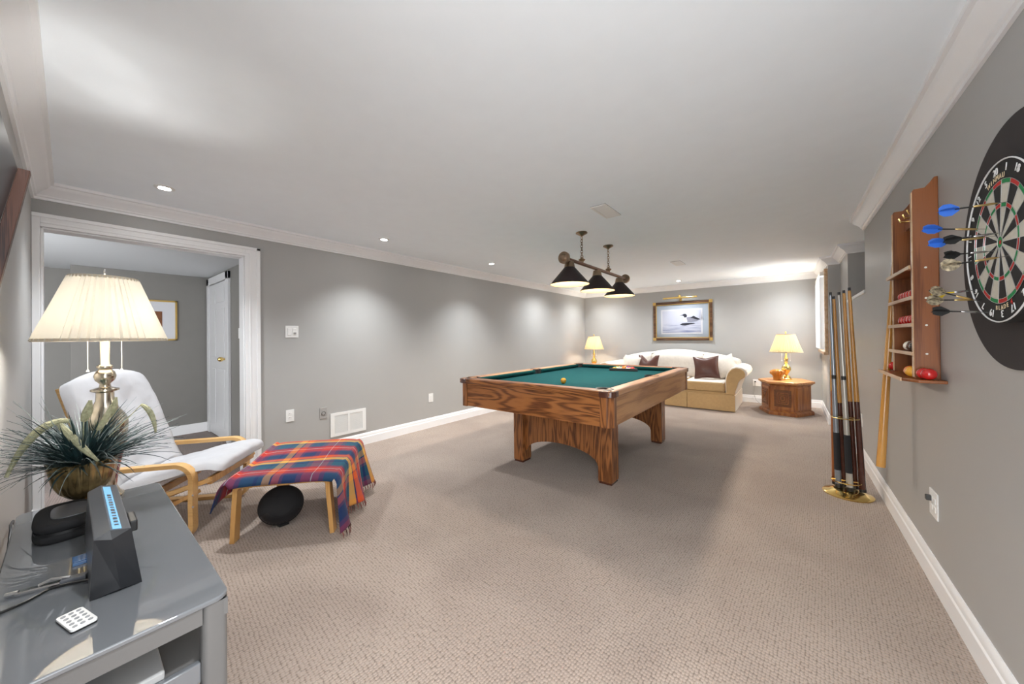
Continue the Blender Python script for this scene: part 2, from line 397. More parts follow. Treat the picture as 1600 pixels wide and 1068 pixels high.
# doorway casing (moulded) and jamb
def casing(y0, y1, z0, z1):
    b = MB().box(XL, XL+.014, y0, y1, z0, z1)
    return b
b = MB().box(XL, XL+.016, OY1, OY1+.113, 0, OZ+.085).box(XL, XL+.026, OY1+.085, OY1+.113, 0, OZ+.085).box(XL, XL+.021, OY1+.03, OY1+.045, 0, OZ+.03)
b.box(XL, XL+.016, YN+.001, OY0, 0, OZ+.085)
b.box(XL, XL+.016, OY0, OY1, OZ, OZ+.085).box(XL, XL+.026, YN+.001, OY1+.113, OZ+.06, OZ+.085).box(XL, XL+.021, OY0, OY1+.04, OZ+.022, OZ+.034)
b.box(XL-T, XL, OY1-.012, OY1, 0, OZ).box(XL-T, XL, OY0, OY0+.012, 0, OZ).box(XL-T, XL, OY0, OY1, OZ-.012, OZ)
struct(b.build('door_1', M['trim'], bevel=.003))
# hall beyond the doorway
HX, HZ, HY = -6.12, 2.045, 1.17
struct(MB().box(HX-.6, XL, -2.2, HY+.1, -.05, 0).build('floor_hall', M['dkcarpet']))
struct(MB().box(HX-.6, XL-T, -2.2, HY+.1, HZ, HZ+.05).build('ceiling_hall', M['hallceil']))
struct(MB().box(HX-.5, -4.75, -2.3, -2.2, 0, HZ).build('wall_hall_end', M['dkwall']))  # stops short on one side so world light enters the hall
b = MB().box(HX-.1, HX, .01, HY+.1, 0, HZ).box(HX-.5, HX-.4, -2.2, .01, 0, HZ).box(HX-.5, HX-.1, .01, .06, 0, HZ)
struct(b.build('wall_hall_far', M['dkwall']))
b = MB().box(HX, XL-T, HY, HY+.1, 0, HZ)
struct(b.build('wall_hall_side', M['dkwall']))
struct(MB().box(HX, HX+.015, .05, HY, 0, .12).box(HX-.4, HX-.385, -2.2, .01, 0, .12).build('baseboard_hall', M['trim']))
# white panelled door in the hall side wall
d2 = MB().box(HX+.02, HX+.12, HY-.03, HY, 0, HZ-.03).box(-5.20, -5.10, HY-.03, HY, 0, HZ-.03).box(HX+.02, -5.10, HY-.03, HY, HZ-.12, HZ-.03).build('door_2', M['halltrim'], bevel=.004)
struct(d2)
MB().box(HX+.13, -5.21, HY-.018, HY, .01, HZ-.13).build('leaf', M['halltrim'], d2)
for (xa, xb) in ((HX+.20, -5.70), (-5.62, -5.28)):
    for (za, zb) in ((.15, .85), (1.0, 1.6), (1.67, 1.85)):
        q = MB().box(xa, xb, HY-.024, HY-.018, za, zb).build('panel', M['halltrim'], d2, bevel=.008)
MB().ell((-5.27, HY-.06, .98), (.028, .03, .028)).cyl((-5.27, HY-.02, .98), (-5.27, HY-.05, .98), .012).build('door_knob', M['brass'], d2, smooth=True)

# window on the alcove wall (blind, timber casing)
w1 = MB().box(.385, .42, 6.38, 6.46, .95, 2.10).box(.385, .42, 7.50, 7.58, .95, 2.10).box(.385, .42, 6.46, 7.50, 2.02, 2.10).box(.37, .42, 6.36, 7.6, .93, .97).build('window_1', M['pale_edge'], bevel=.005)
struct(w1)
MB().box(.50, .506, 6.46, 7.50, .97, 2.02).build('pane', M['pane'], w1)
for k in range(14):
    MB().obox((.372, 6.505+k*.0765, 1.50), (.030, .012, 0), (.0012, -.003, 0), (0, 0, .50)).build('blind_vane', M['blind_white'], w1)
MB().box(.345, .40, 6.47, 7.55, 2.02, 2.07).build('blind_rail', M['plastic'], w1)

# ------------------------------------------------------------------ ceiling fittings
def downlight(x, y, label, p=DOWNLIGHT_W, cone=112):
    t = thing('recessed_light', label, 'ceiling light', (x, y, CEIL), 0, 'recessed ceiling lights')
    prof = [(.030, -.004), (.034, -.007), (.050, -.006), (.054, -.002), (.054, 0)]
    MB().lathe(prof, n=28, cap0=False, cap1=False).build('trim_ring', M['plastic'], t, smooth=True)
    MB().lathe([(.0, -.003), (.031, -.003)], n=24, cap0=False, cap1=False).build('lens', M['downglow'], t)
    lamp('SPOT', (0, 0, -.02), p, DOWN_COL, .05, t, cone, 1.0)
downlight(-3.295, .402, 'glowing recessed ceiling light nearest the doorway')
downlight(-3.287, 2.031, 'glowing recessed ceiling light above the wall vent')
downlight(-3.233, 3.646, 'glowing recessed ceiling light left of the billiard lamp, third from the doorway')
downlight(-3.23, 5.55, 'added recessed ceiling light hidden behind the nearest billiard shade', FAR_W, 150)  # hidden fitting, added to account for the bright patch on the left wall
downlight(-3.20, 7.0, 'added unseen recessed ceiling light over the far left corner', FAR_W, 150)  # fitting out of view, added to carry on the back row
downlight(-1.608, 7.06, 'glowing recessed ceiling light above the framed bird print', FAR_W, 150)
downlight(.013, 6.96, 'glowing recessed ceiling light above the right table lamp', FAR_W, 150)
downlight(-.25, .40, 'added unseen recessed ceiling light near the dartboard end of the room')  # out-of-view fitting added to brighten the right wall and foreground

def vent(x, y, sx, sy, label):
    t = thing('ceiling_vent', label, 'vent', (x, y, CEIL), 0, 'ceiling air vents')
    for x0, x1, y0, y1 in ((-sx, sx, -sy, -sy+.02), (-sx, sx, sy-.02, sy), (-sx, -sx+.02, -sy+.02, sy-.02), (sx-.02, sx, -sy+.02, sy-.02)):
        MB().box(x0, x1, y0, y1, -.008, -.0025).build('frame_side', M['plastic'], t)
    MB().box(-sx, sx, -sy, sy, -.002, 0).build('backing', M['socket'], t)
    n = 5
    for k in range(n):
        xx = -sx+.03+(2*sx-.06)*k/(n-1)
        MB().obox((xx, 0, -.006), (.006, 0, .003), (0, sy-.02, 0), (0, 0, .0008)).build('slat', M['plastic'], t)
vent(-1.17, 2.74, .065, .16, 'square white ceiling vent in front of the billiard lamp')
vent(-1.22, 5.35, .065, .16, 'small white ceiling vent far above the sofa end')

# ------------------------------------------------------------------ billiard lamp
LX, LZ = -1.6, 1.925
t = thing('billiard_lamp', 'bronze billiard lamp with three dark cone shades hanging over the pool table', 'pendant lamp', (LX, 3.48, CEIL))
O = (LX, 3.48, CEIL)
MB(O).cyl((LX, 2.82, LZ), (LX, 4.30, LZ), .017, n=14).build('rod', M['bronze_rod'], t, smooth=True)
for y, s in ((2.80, -1), (4.32, 1)):
    MB(O).cyl((LX, y-.012, LZ), (LX, y+.012, LZ), .055, n=24).cyl((LX, y+.012*s, LZ), (LX, y+.026*s, LZ), .035, .02, 20).build('end_cap', M['dkbrass'], t, smooth=True)
for y in (3.15, 3.80):
    MB(O).lathe([(.055, 0), (.058, -.008), (.045, -.016), (.016, -.032), (.008, -.04)], (LX, y, CEIL), 24).build('canopy', M['dkbrass'], t, smooth=True)
    b = MB(O)
    z = CEIL-.04
    k = 0
    while z > LZ+.075:
        L, W = (.017, .011) if 0 < k < 7 else (.019, .015)
        ax = Vector((1, 0, 0)) if k % 2 else Vector((0, 1, 0))
        pts = [Vector((LX, y, z-L+.003)) + ax*(W*math.cos(a)) + ZZ*(L*math.sin(a)) for a in [2*PI*i/12 for i in range(12)]]
        b.tube(pts, .0032, 6, True); z -= 2*L-.008; k += 1
    b.build('chain', M['dkbrass'], t, smooth=True)
    MB(O).lathe([(.0, .06), (.010, .055), (.008, .045), (.030, .03), (.034, .024), (.018, .008), (.016, -.012), (.0, -.02)], (LX, y, LZ+.015), 18).build('hanger', M['dkbrass'], t, smooth=True)
for y in (2.90, 3.50, 4.12):
    MB(O).lathe([(.022, .0), (.040, -.008), (.048, -.05), (.050, -.06), (0, -.06)], (LX, y, LZ-.012), 24).build('socket_cup', M['dkbrass'], t, smooth=True)
    sh = MB(O).lathe([(.046, -.058), (.180, -.215), (.181, -.221)], (LX, y, LZ-.012), 40, cap0=False, cap1=False).build('shade', M['shade_dk'], t, smooth=True)
    MB(O).lathe([(.043, -.060), (.178, -.2195)], (LX, y, LZ-.012), 40, cap0=False, cap1=False).build('shade_lining', M['shade_in'], t, smooth=True)
    MB(O).ell((LX, y, LZ-.13), .03).build('bulb', M['bulb'], t, smooth=True)
    lamp('POINT', (0, y-3.48, LZ-.15-CEIL), BILLIARD_W, (1, .93, .82), .06, t)

# ------------------------------------------------------------------ pool table
TX0, TX1, TY0, TY1, TZ = -2.455, -.94, 2.28, 4.60, .828; BZ = .778
tc_ = ((TX0+TX1)/2, (TY0+TY1)/2, 0)
t = thing('pool_table', 'oak pool table with green cloth, arched pedestal legs and brown corner caps', 'pool table', tc_)
def B(): return MB(tc_)
ZB = .573; RW = .13
# apron panels
B().box(TX0+.06, TX1-.06, TY0+.02, TY0+.045, ZB, .79).build('apron_panel', M['oak_x'], t, bevel=.003)
B().box(TX0+.06, TX1-.06, TY1-.045, TY1-.02, ZB, .79).build('apron_panel', M['oak_x'], t, bevel=.003)
B().box(TX0+.02, TX0+.045, TY0+.06, TY1-.06, ZB, .79).build('apron_panel', M['oak_y'], t, bevel=.003)
B().box(TX1-.045, TX1-.02, TY0+.06, TY1-.06, ZB, .79).build('apron_panel', M['oak_y'], t, bevel=.003)
for x, sx in ((TX0, 1), (TX1, -1)):
    for y, sy in ((TY0, 1), (TY1, -1)):
        pts = [(0.035, .0), (.09, .0), (.09, .09), (0, .09), (0, .035)]
        b = B().prism([(x+sx*(.012+a), y+sy*(.012+c)) for a, c in pts], lambda a, c: (a, c, ZB-.004), (0, 0, .795-ZB+.004))
        b.build('corner_post', M['oak_z'], t, bevel=.004)
        # corner cap on the rail
        cp = [(0, .05), (.012, .015), (.05, 0), (.135, 0), (.135, .045), (.045, .045), (.045, .135), (0, .135)]
        cp = [(.018, .05), (.028, .024), (.055, .010), (.10, .004), (.10, -.004), (.045, -.004), (.010, .010), (-.004, .045), (-.004, .10), (.004, .10)]
        b = B().prism([(x+sx*a, y+sy*c) for a, c in cp], lambda a, c: (a, c, .782), (0, 0, .041))
        b.build('corner_cap', M['corner'], t, bevel=.006, smooth=True)
# rails
def rail(x0, x1, y0, y1, mt): return B().box(x0, x1, y0, y1, .782, TZ).build('rail', mt, t, bevel=.014, seg=4)
xm, ym = (TX0+TX1)/2, (TY0+TY1)/2
rail(TX0+.02, TX1-.02, TY0, TY0+RW-.03, M['oak_x']); rail(TX0+.02, TX1-.02, TY1-RW+.03, TY1, M['oak_x'])
for x0, x1 in ((TX0, TX0+RW-.03), (TX1-RW+.03, TX1)):
    rail(x0, x1, TY0+.04, TY1-.04, M['oak_pale'])
# bed and cushions
BX0, BX1, BY0, BY1 = TX0+.10, TX1-.10, TY0+.10, TY1-.10
B().box(BX0-.01, BX1+.01, BY0-.01, BY1+.01, .74, BZ).build('cloth_bed', M['felt'], t)
def cush(pa, pb, n):
    pa, pb, n = Vector((*pa, 0)), Vector((*pb, 0)), Vector((*n, 0)); d = (pb-pa).normalized()
    w = .05
    vs = []
    for p, s in ((pa, 1), (pb, -1)):
        for off, z, cut in ((0, BZ, 0), (0, TZ-.006, 0), (w, TZ-.012, .035), (w-.012, BZ+.010, .035)):
            vs.append(p+n*off+d*s*cut+ZZ*z)
    B().add(vs, [(0,1,2,3), (7,6,5,4), (0,4,5,1), (1,5,6,2), (2,6,7,3), (3,7,4,0)]).build('cushion', M['felt_dk'], t, bevel=.005)
g = .055
cush((BX0+g, BY0), (BX1-g, BY0), (0, 1)); cush((BX0+g, BY1), (BX1-g, BY1), (0, -1))
for x, n in ((BX0, 1), (BX1, -1)):
    cush((x, BY0+g), (x, ym-.05), (n, 0)); cush((x, ym+.05), (x, BY1-g), (n, 0))
for x, y in ((BX0, BY0), (BX1, BY0), (BX0, BY1), (BX1, BY1), (BX0-.012, ym), (BX1+.012, ym)):
    B().lathe([(.0, BZ+.002), (.055, BZ+.002), (.055, TZ+.002), (.066, TZ+.002), (.066, BZ)], (x, y, 0), 24, cap0=False, cap1=False).build('pocket', M['black'], t, smooth=True)
# pedestals
for ya, yb, s in ((2.70, 2.84, 1), (4.10, 4.24, -1)):
    for x0, x1 in ((-2.125, -2.015), (-1.245, -1.125)):
        lg = B().box(x0, x1, ya, yb, .018, ZB).build('leg', M['oak_z'], t, bevel=.004)
        B().box(x0+.006, x1-.006, ya+.006, yb-.006, 0, .02).build('foot_pad', M['corner'], lg)
    yp = ya+.045 if s > 0 else yb-.07
    pts = [(-2.02, ZB), (-2.02, .10), (-1.99, .125)] + [(-1.63-.36*math.cos(a), .125+.12*math.sin(a)) for a in [PI*i/16 for i in range(1, 16)]] + [(-1.27, .125), (-1.24, .10), (-1.24, ZB)]
    B().prism(pts, lambda a, c: (a, yp, c), (0, .025, 0)).build('arch_panel', M['oak_z'], t)
    B().box(-2.0, -1.26, yp+.04, yp+.06, .40, ZB).build('cross_brace', M['oak_x'], t)
# balls
BR = .0265
def ball(name, c, mt, label, group, r=BR, stripe=None):
    o = MB(c).ell(c, r, 24, 16)
    if stripe:
        o = MB(c); o.ell(c, r, 24, 16)
        for i, f in enumerate(o.f):
            zc = sum(o.v[k][2] for k in f)/len(f)-c[2]
            o.mi[i] = 1 if abs(zc) > r*.5 else 0
        return tag(o.build(name, [mt, stripe], smooth=True, angle=180), label, 'ball', group)
    return tag(o.build(name, mt, smooth=True, angle=180), label, 'ball', group)
ball('pool_ball', (-1.62, 2.80, BZ+BR), M['yellow'], 'single yellow pool ball alone in the middle of the green cloth', 'pool balls on the cloth', stripe=None)
# triangle rack of balls
RC = Vector((-1.62, 4.31, BZ)); ra = math.radians(193)
def rot2(x, y): return Vector((RC.x+x*math.cos(ra)-y*math.sin(ra), RC.y+x*math.sin(ra)+y*math.cos(ra)))
cols = ['yellow', 'blueball', 'red', 'purple', 'orange', 'greenball', 'brownball', 'blackball', 'white', 'white', 'red', 'white', 'orange', 'white', 'yellow']
nm = ['yellow', 'blue', 'red', 'purple', 'orange', 'green', 'maroon', 'black', 'white and yellow', 'white and blue', 'bright red', 'white and purple', 'pale orange', 'white and green', 'white and gold']
k = 0
d = 2*BR
for i in range(5):
    for j in range(i+1):
        p = rot2((j-i/2)*d*1.002, (i-2.67)*d*.867)
        ball('pool_ball', (p.x, p.y, BZ+BR), M[cols[k]], '%s pool ball inside the black triangle rack, row %s from its point' % (nm[k], ['first', 'second', 'third', 'fourth', 'last'][i]), 'pool balls in the triangle', stripe=M[['yellow', 'blueball', 'red', 'purple', 'orange', 'greenball'][k-9]] if k in (8, 9, 11, 13, 14) else None)
        k += 1
b = MB(RC)
def tri(r): return [rot2(r*math.cos(a), r*math.sin(a)) for a in (-PI/2, PI/6, 5*PI/6)]
r1, r2 = .177, .196
A, C2 = tri(r1), tri(r2)
vs = [(p.x, p.y, z) for z in (BZ+.001, BZ+.036) for p in A+C2]
fs = []
for i in range(3):
    j = (i+1) % 3
    fs += [(3+i, 3+j, 9+j, 9+i), (j, i, 6+i, 6+j), (6+i, 9+i, 9+j, 6+j), (i, j, 3+j, 3+i)]
tag(b.add(vs, fs).build('ball_rack', M['black'], bevel=.004), 'black plastic triangle rack holding balls on the far half of the table', 'ball rack')

# ------------------------------------------------------------------ sofa and its cushions
O = (-1.73, 7.05, 0)
t = thing('sofa', 'cream camel-back sofa with rolled arms and tan skirt below the bird print', 'sofa', O)
def S(): return MB(O)
S().box(-2.84, -.68, 6.46, 7.50, .05, .30).build('body', M['sofa_base'], t, bevel=.01)
back = []
for i in range(41):
    u = -1.06+2.12*i/40
    z = .74+.19*max(0, math.cos(u*1.18))**1.4 if abs(u) < 1.2 else .7
    z += .018*(abs(math.sin((u+.46)/.92*PI)) if abs(u) < .46 else abs(math.sin((abs(u)-.46)/.6*PI)))
    back.append((-1.73+u, z))
pts = [(-1.73-1.06, .28)] + back + [(-1.73+1.06, .28)]
S().prism(pts, lambda a, c: (a, 7.32, c), (0, .20, 0)).build('back_frame', M['sofa'], t, bevel=.05, seg=4, smooth=True)
def puff(x0, x1, z0, zt, y0, y1, nm, mt, par, n=14):
    """soft cushion between x0..x1, top profile zt(x), thickness y0..y1"""
    b = S()
    for sgn in (-1, 1):
        def fn(u, v):
            x = x0+(x1-x0)*u; zz = z0+(zt(x)-z0)*v
            e = max(0, (1-abs(2*u-1)**4))*max(0, (1-abs(2*v-1)**4)); e = e**.5
            yc = (y0+y1)/2 + .07*v
            return (x, yc+sgn*(y1-y0)/2*e, zz)
        b.grid(fn, n, n)
    return b.build(nm, mt, par, smooth=True, angle=80)
def hump(a, c, h0, h1, h2): return lambda x: h0+(h2-h0)*((x-a)/(c-a))+h1*math.sin(PI*(x-a)/(c-a))
puff(-2.18, -1.25, .42, hump(-2.18, -1.25, .86, .065, .86), 7.05, 7.34, 'back_cushion', M['sofa'], t)
puff(-2.72, -2.17, .42, hump(-2.72, -2.17, .70, .05, .86), 7.05, 7.34, 'back_cushion', M['sofa'], t)
puff(-1.26, -.72, .42, hump(-1.26, -.72, .86, .05, .70), 7.05, 7.34, 'back_cushion', M['sofa'], t)
for x0, x1 in ((-2.66, -2.05), (-2.04, -1.42), (-1.41, -.80)):
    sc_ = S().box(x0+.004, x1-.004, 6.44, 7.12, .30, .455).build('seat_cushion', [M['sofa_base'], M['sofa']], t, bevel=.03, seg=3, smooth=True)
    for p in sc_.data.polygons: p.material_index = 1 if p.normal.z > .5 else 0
# skirt panels
for x0, x1 in ((-2.79, -2.11), (-2.105, -1.355), (-1.35, -.67)):
    S().box(x0, x1, 6.425, 6.443, .012, .265).build('skirt_panel', M['sofa_base'], t, bevel=.004)
for x in (-2.80, -.682):
    S().box(x, x+.018, 6.445, 7.48, .012, .265).build('skirt_panel', M['sofa'], t, bevel=.004)
for s in (1, -1):
    def ax(x): return x if s > 0 else -3.46-x
    prof = [(-.80, .26), (-.805, .46), (-.795, .55), (-.765, .63), (-.715, .69), (-.65, .715), (-.58, .705), (-.525, .67), (-.505, .62), (-.515, .575), (-.55, .545), (-.585, .52), (-.615, .47), (-.635, .40), (-.66, .32), (-.67, .26)]
    am = S().prism([(ax(a), c) for a, c in prof], lambda a, c: (a, 6.46, c), (0, .98, 0)).build('arm', M['sofa'], t, bevel=.02, seg=3, smooth=True)
    pf = [(-.79+ (a+.79)*.86+.012, .27+(c-.26)*.93) for a, c in prof]
    S().prism([(ax(a), c) for a, c in pf], lambda a, c: (a, 6.448, c), (0, .02, 0)).build('arm_front', M['sofa_base'], am, bevel=.006, smooth=True)
    S().tube([(ax(a), 6.450, c) for a, c in [(-.755, .30), (-.75, .45), (-.735, .56), (-.69, .63), (-.62, .655), (-.56, .63)]], .005, 6).build('arm_welt', M['sofa_base'], am, smooth=True)
def throw(name, c, w, h, th, rz, tilt, roll, mt, label, dent=0, grp=None):
    b = MB()
    for sg in (-1, 1):
        def fn(u, v):
            a, q = 2*u-1, 2*v-1
            e = max(0, 1-a*a)**.55*max(0, 1-q*q)**.55
            k = 1-.10*(1-a*a)*abs(q)**2 ; k2 = 1-.10*(1-q*q)*abs(a)**2
            zz = q*h/2*k
            if dent and q > 0: zz -= dent*max(0, 1-abs(a)*1.6)*q
            return (a*w/2*k2, sg*th/2*e, zz)
        b.grid(fn, 16, 16)
    o = b.build(name, mt, None, smooth=True, angle=170)
    o.location = c; o.rotation_euler = (tilt, roll, rz)
    return tag(o, label, 'cushion', grp)
throw('throw_pillow', (-1.13, 6.86, .655), .40, .40, .14, .10, -.30, -.08, M['pillow_brown'], 'dark brown square pillow on the sofa beside its right arm', .02, 'brown sofa pillows')
throw('throw_pillow', (-2.13, 6.90, .655), .40, .40, .14, -.05, -.30, .0, M['pillow_brown'], 'reddish brown pillow with a dented top on the left of the sofa', .11, 'brown sofa pillows')
throw('throw_pillow', (-2.46, 6.92, .65), .40, .36, .16, -.25, -.3, .12, M['sofa'], 'cream pillow leaning at the left end of the sofa', 0, 'cream sofa pillows')
throw('throw_pillow', (-.90, 7.03, .655), .42, .40, .15, .25, -.38, -.32, M['sofa'], 'cream pillow behind the dark brown one at the right sofa arm', 0, 'cream sofa pillows')

# ------------------------------------------------------------------ hexagonal end tables with brass lamps
HEX = [(-.33, .03), (-.20, -.33), (.13, -.38), (.33, -.03), (.20, .33), (-.13, .38)]
def hexs(k, z0, z1, b, k2=None):
    k2 = k2 or k
    vs = [(x*k, y*k, z0) for x, y in HEX]+[(x*k2, y*k2, z1) for x, y in HEX]
    return b.add(vs, [tuple(range(5, -1, -1)), tuple(range(6, 12))]+[(i, (i+1) % 6, 6+(i+1) % 6, 6+i) for i in range(6)])
def end_table(c, label):
    t = thing('end_table', label, 'end table', c, 0, 'hexagonal end tables')
    b = hexs(1.03, 0, .045, MB()); hexs(1.03, .045, .065, b, .95); b.build('plinth', M['cherry'], t, bevel=.004)
    hexs(.92, .065, .45, MB()).build('carcass', M['cherry'], t)
    b = hexs(.95, .445, .468, MB(), 1.03); b.build('moulding', M['cherry'], t)
    hexs(1.07, .468, .50, MB(), 1.06).build('top', M['cherry_top'], t, bevel=.006)
    hexs(.72, .5, .5015, MB()).build('top_inlay', M['cherry_top'], t)
    for i in (0, 1, 2, 5):
        p, q = Vector((*HEX[i], 0))*.92, Vector((*HEX[(i+1) % 6], 0))*.92
        d = (q-p); L = d.length; d.normalize(); n = Vector((d.y, -d.x, 0)); c0_ = (p+q)/2+ZZ*.255
        if n.dot(c0_) < 0: n = -n
        dr = MB().obox(c0_+n*.006, d*(L/2-.022), ZZ*.165, n*.006).build('door', M['cherry'], t, bevel=.003)
        if i in (0, 1):
            MB().obox(c0_+n*.012, d*(L/2-.05), ZZ*.125, n*.004).build('carved_panel', M['carve'], dr, bevel=.003)
            for k in (.75, .5, .25):
                b = MB(); A_, Z_ = (L/2-.065)*k, .105*k
                for sx, sz, hx, hz in ((0, 1, A_, .005), (0, -1, A_, .005), (1, 0, .005, Z_), (-1, 0, .005, Z_)):
                    b.obox(c0_+n*.018+d*(sx*A_)+ZZ*(sz*Z_), d*hx, ZZ*hz, n*.004)
                b.build('carved_border', M['cherry'], dr)
    return t
def brass_lamp(c, label, power):
    t = thing('table_lamp', label, 'table lamp', c, 0, 'brass table lamps')
    prof = [(.0, 0), (.075, 0), (.078, .012), (.060, .022), (.052, .05), (.045, .06), (.022, .075), (.03, .10), (.058, .145), (.064, .17), (.055, .20), (.028, .235), (.018, .255), (.030, .27), (.018, .285), (.026, .315), (.028, .335), (.015, .355), (.012, .42), (.010, .46)]
    MB().lathe(prof, n=28).build('body', M['brass'], t, smooth=True, angle=60)
    def fl(tt, v): return 1+.012*(1 if math.sin(tt*48) > 0 else -1)
    MB().lathe([(.212, .43), (.165, .565), (.118, .715)], n=192, flute=fl, cap0=False, cap1=False).build('shade', M['pleat2'], t)
    MB().lathe([(.2145, .428), (.2145, .44), (.211, .44), (.211, .428), (.2145, .428)], n=48, cap0=False, cap1=False).build('shade_trim', M['shade_trim'], t)
    MB().lathe([(.1205, .706), (.1205, .718), (.117, .718), (.117, .706), (.1205, .706)], n=48, cap0=False, cap1=False).build('shade_trim', M['shade_trim'], t)
    MB().tube([(0, -.03, .46), (0, -.06, .52), (0, -.06, .64), (0, 0, .72), (0, .06, .64), (0, .06, .52), (0, .03, .46)], .003, 6).ell((0, 0, .745), (.012, .012, .02)).cyl((0, 0, .70), (0, 0, .73), .004).build('harp', M['brass'], t, smooth=True)
    for s in (-1, 1):
        MB().tube([(.05*s, 0, .50), (.052*s, 0, .30)], .002, 6).ell((.052*s, 0, .295), .006, 8, 6).build('pull_chain', M['chain'], t)
    MB().ell((0, 0, .54), (.032, .032, .045)).build('bulb', M['bulb'], t, smooth=True)
    lamp('POINT', (0, 0, .545), power, (1, .90, .74), .035, t)
    return t
end_table((-.05, 6.95, 0), 'cherry wood hexagonal end table with carved doors right of the sofa')
end_table((-3.36, 7.12, 0), 'cherry wood hexagonal end table in the far left corner behind the pool table')
brass_lamp((-.04, 7.04, .5), 'lit brass table lamp on the end table right of the sofa', 44)
brass_lamp((-3.38, 7.19, .5), 'lit brass table lamp in the far left corner beyond the pool table', 34)
o = MB((-.15, 6.90, .5015))
c = (-.15, 6.90, .5015)
def fl2(tt, v): return 1+(.16*abs(math.sin(tt*6)) if v > .35 else .04*abs(math.sin(tt*6)))
o.lathe([(.0, 0), (.05, 0), (.054, .03), (.058, .055), (.085, .075), (.088, .095), (.07, .115), (.04, .125), (0, .128)], c, 72, fl2, cap0=False, cap1=False)
o.v = [(x, y, .5015+(z-.5015)*1.32) for x, y, z in o.v]
tag(o.build('glass_dish', M['amber'], smooth=True, angle=70), 'small amber fluted glass dish beside the right brass lamp', 'glass dish')

# ------------------------------------------------------------------ bird print and picture light
PX0, PX1, PZ0, PZ1, PY = -2.23, -1.14, 1.115, 1.90, YB
t = thing('framed_print', 'walnut framed print of a loon on water above the sofa', 'picture', ((PX0+PX1)/2, PY, PZ0))
O = ((PX0+PX1)/2, PY, PZ0); fw_ = .052
def Q(): return MB(O)
for x0, x1, z0, z1 in ((PX0, PX1, PZ0, PZ0+fw_), (PX0, PX1, PZ1-fw_, PZ1), (PX0, PX0+fw_, PZ0+fw_, PZ1-fw_), (PX1-fw_, PX1, PZ0+fw_, PZ1-fw_)):
    Q().box(x0, x1, PY-.035, PY-.002, z0, z1).build('frame_side', M['frame_br'], t, bevel=.008)
for x in (PX0+fw_/2, PX1-fw_/2):
    for z in (PZ0+fw_/2, PZ1-fw_/2):
        Q().box(x-.03, x+.03, PY-.040, PY-.03, z-.03, z+.03).build('gold_corner', M['gold'], t, bevel=.006)
ix0, ix1, iz0, iz1 = PX0+fw_, PX1-fw_, PZ0+fw_, PZ1-fw_
for x0, x1, z0, z1 in ((ix0, ix1, iz0, iz0+.012), (ix0, ix1, iz1-.012, iz1), (ix0, ix0+.012, iz0, iz1), (ix1-.012, ix1, iz0, iz1)):
    Q().box(x0, x1, PY-.032, PY-.01, z0, z1).build('gold_slip', M['gold'], t)
Q().box(ix0, ix1, PY-.012, PY-.004, iz0, iz1).build('mount', M['mat_blue'], t)
wx0, wx1, wz0, wz1 = -2.08, -1.31, 1.245, 1.745
Q().box(wx0, wx1, PY-.016, PY-.012, wz0, wz1).build('inner_mount', M['mat_white'], t)
# printed water
mt, nt, bs = newmat('loon_print_water'); Lk = nt.links.new
tcn = nt.nodes.new('ShaderNodeTexCoord'); mp = nt.nodes.new('ShaderNodeMapping'); mp.inputs['Scale'].default_value = (3, 1, 40); Lk(tcn.outputs['Object'], mp.inputs['Vector'])
nz = nt.nodes.new('ShaderNodeTexNoise'); nz.inputs['Scale'].default_value = 1; nz.inputs['Detail'].default_value = 3; Lk(mp.outputs['Vector'], nz.inputs['Vector'])
sep = nt.nodes.new('ShaderNodeSeparateXYZ'); Lk(tcn.outputs['Object'], sep.inputs[0])
rg = nt.nodes.new('ShaderNodeMapRange'); rg.inputs[1].default_value = .14; rg.inputs[2].default_value = .50; rg.inputs[3].default_value = .0; rg.inputs[4].default_value = .45; Lk(sep.outputs[2], rg.inputs[0])
ad = nt.nodes.new('ShaderNodeMath'); Lk(nz.outputs['Fac'], ad.inputs[0]); Lk(rg.outputs[0], ad.inputs[1])
rr = nt.nodes.new('ShaderNodeValToRGB'); e = rr.color_ramp.elements; e[0].position = .38; e[0].color = (.20, .22, .34, 1); e[1].position = .72; e[1].color = (.48, .49, .57, 1)
Lk(ad.outputs[0], rr.inputs['Fac']); Lk(rr.outputs['Color'], bs.inputs['Base Color']); bs.inputs['Roughness'].default_value = .9
pr = Q().box(wx0+.03, wx1-.03, PY-.018, PY-.016, wz0+.03, wz1-.03).build('print', mt, t)
def flat(pts, m_, nm, y=PY-.019):
    Q().prism(pts, lambda a, c: (a, y, c), (0, .0008, 0)).build(nm, m_, pr)
bx, bz = -1.52, 1.53
flat([(bx-.13, bz+.0), (bx-.10, bz-.045), (bx, bz-.055), (bx+.10, bz-.04), (bx+.17, bz-.01), (bx+.10, bz+.03), (bx+.02, bz+.055), (bx-.05, bz+.05), (bx-.09, bz+.03)], M['loon_gr'], 'bird_body')
flat([(bx-.01, bz+.03), (bx+.05, bz+.07), (bx+.17, bz+.0), (bx+.12, bz-.01), (bx+.04, bz+.02)], M['loon_dk'], 'bird_wing', PY-.020)
flat([(bx-.13, bz-.01), (bx-.10, bz-.045), (bx-.06, bz-.045), (bx-.08, bz+.05), (bx-.12, bz+.05)], M['loon_wh'], 'bird_breast', PY-.020)
flat([(bx-.20, bz+.088), (bx-.145, bz+.10), (bx-.12, bz+.118), (bx-.085, bz+.112), (bx-.065, bz+.085), (bx-.075, bz+.045), (bx-.115, bz+.04), (bx-.125, bz+.07), (bx-.15, bz+.085)], M['loon_dk'], 'bird_head', PY-.021)
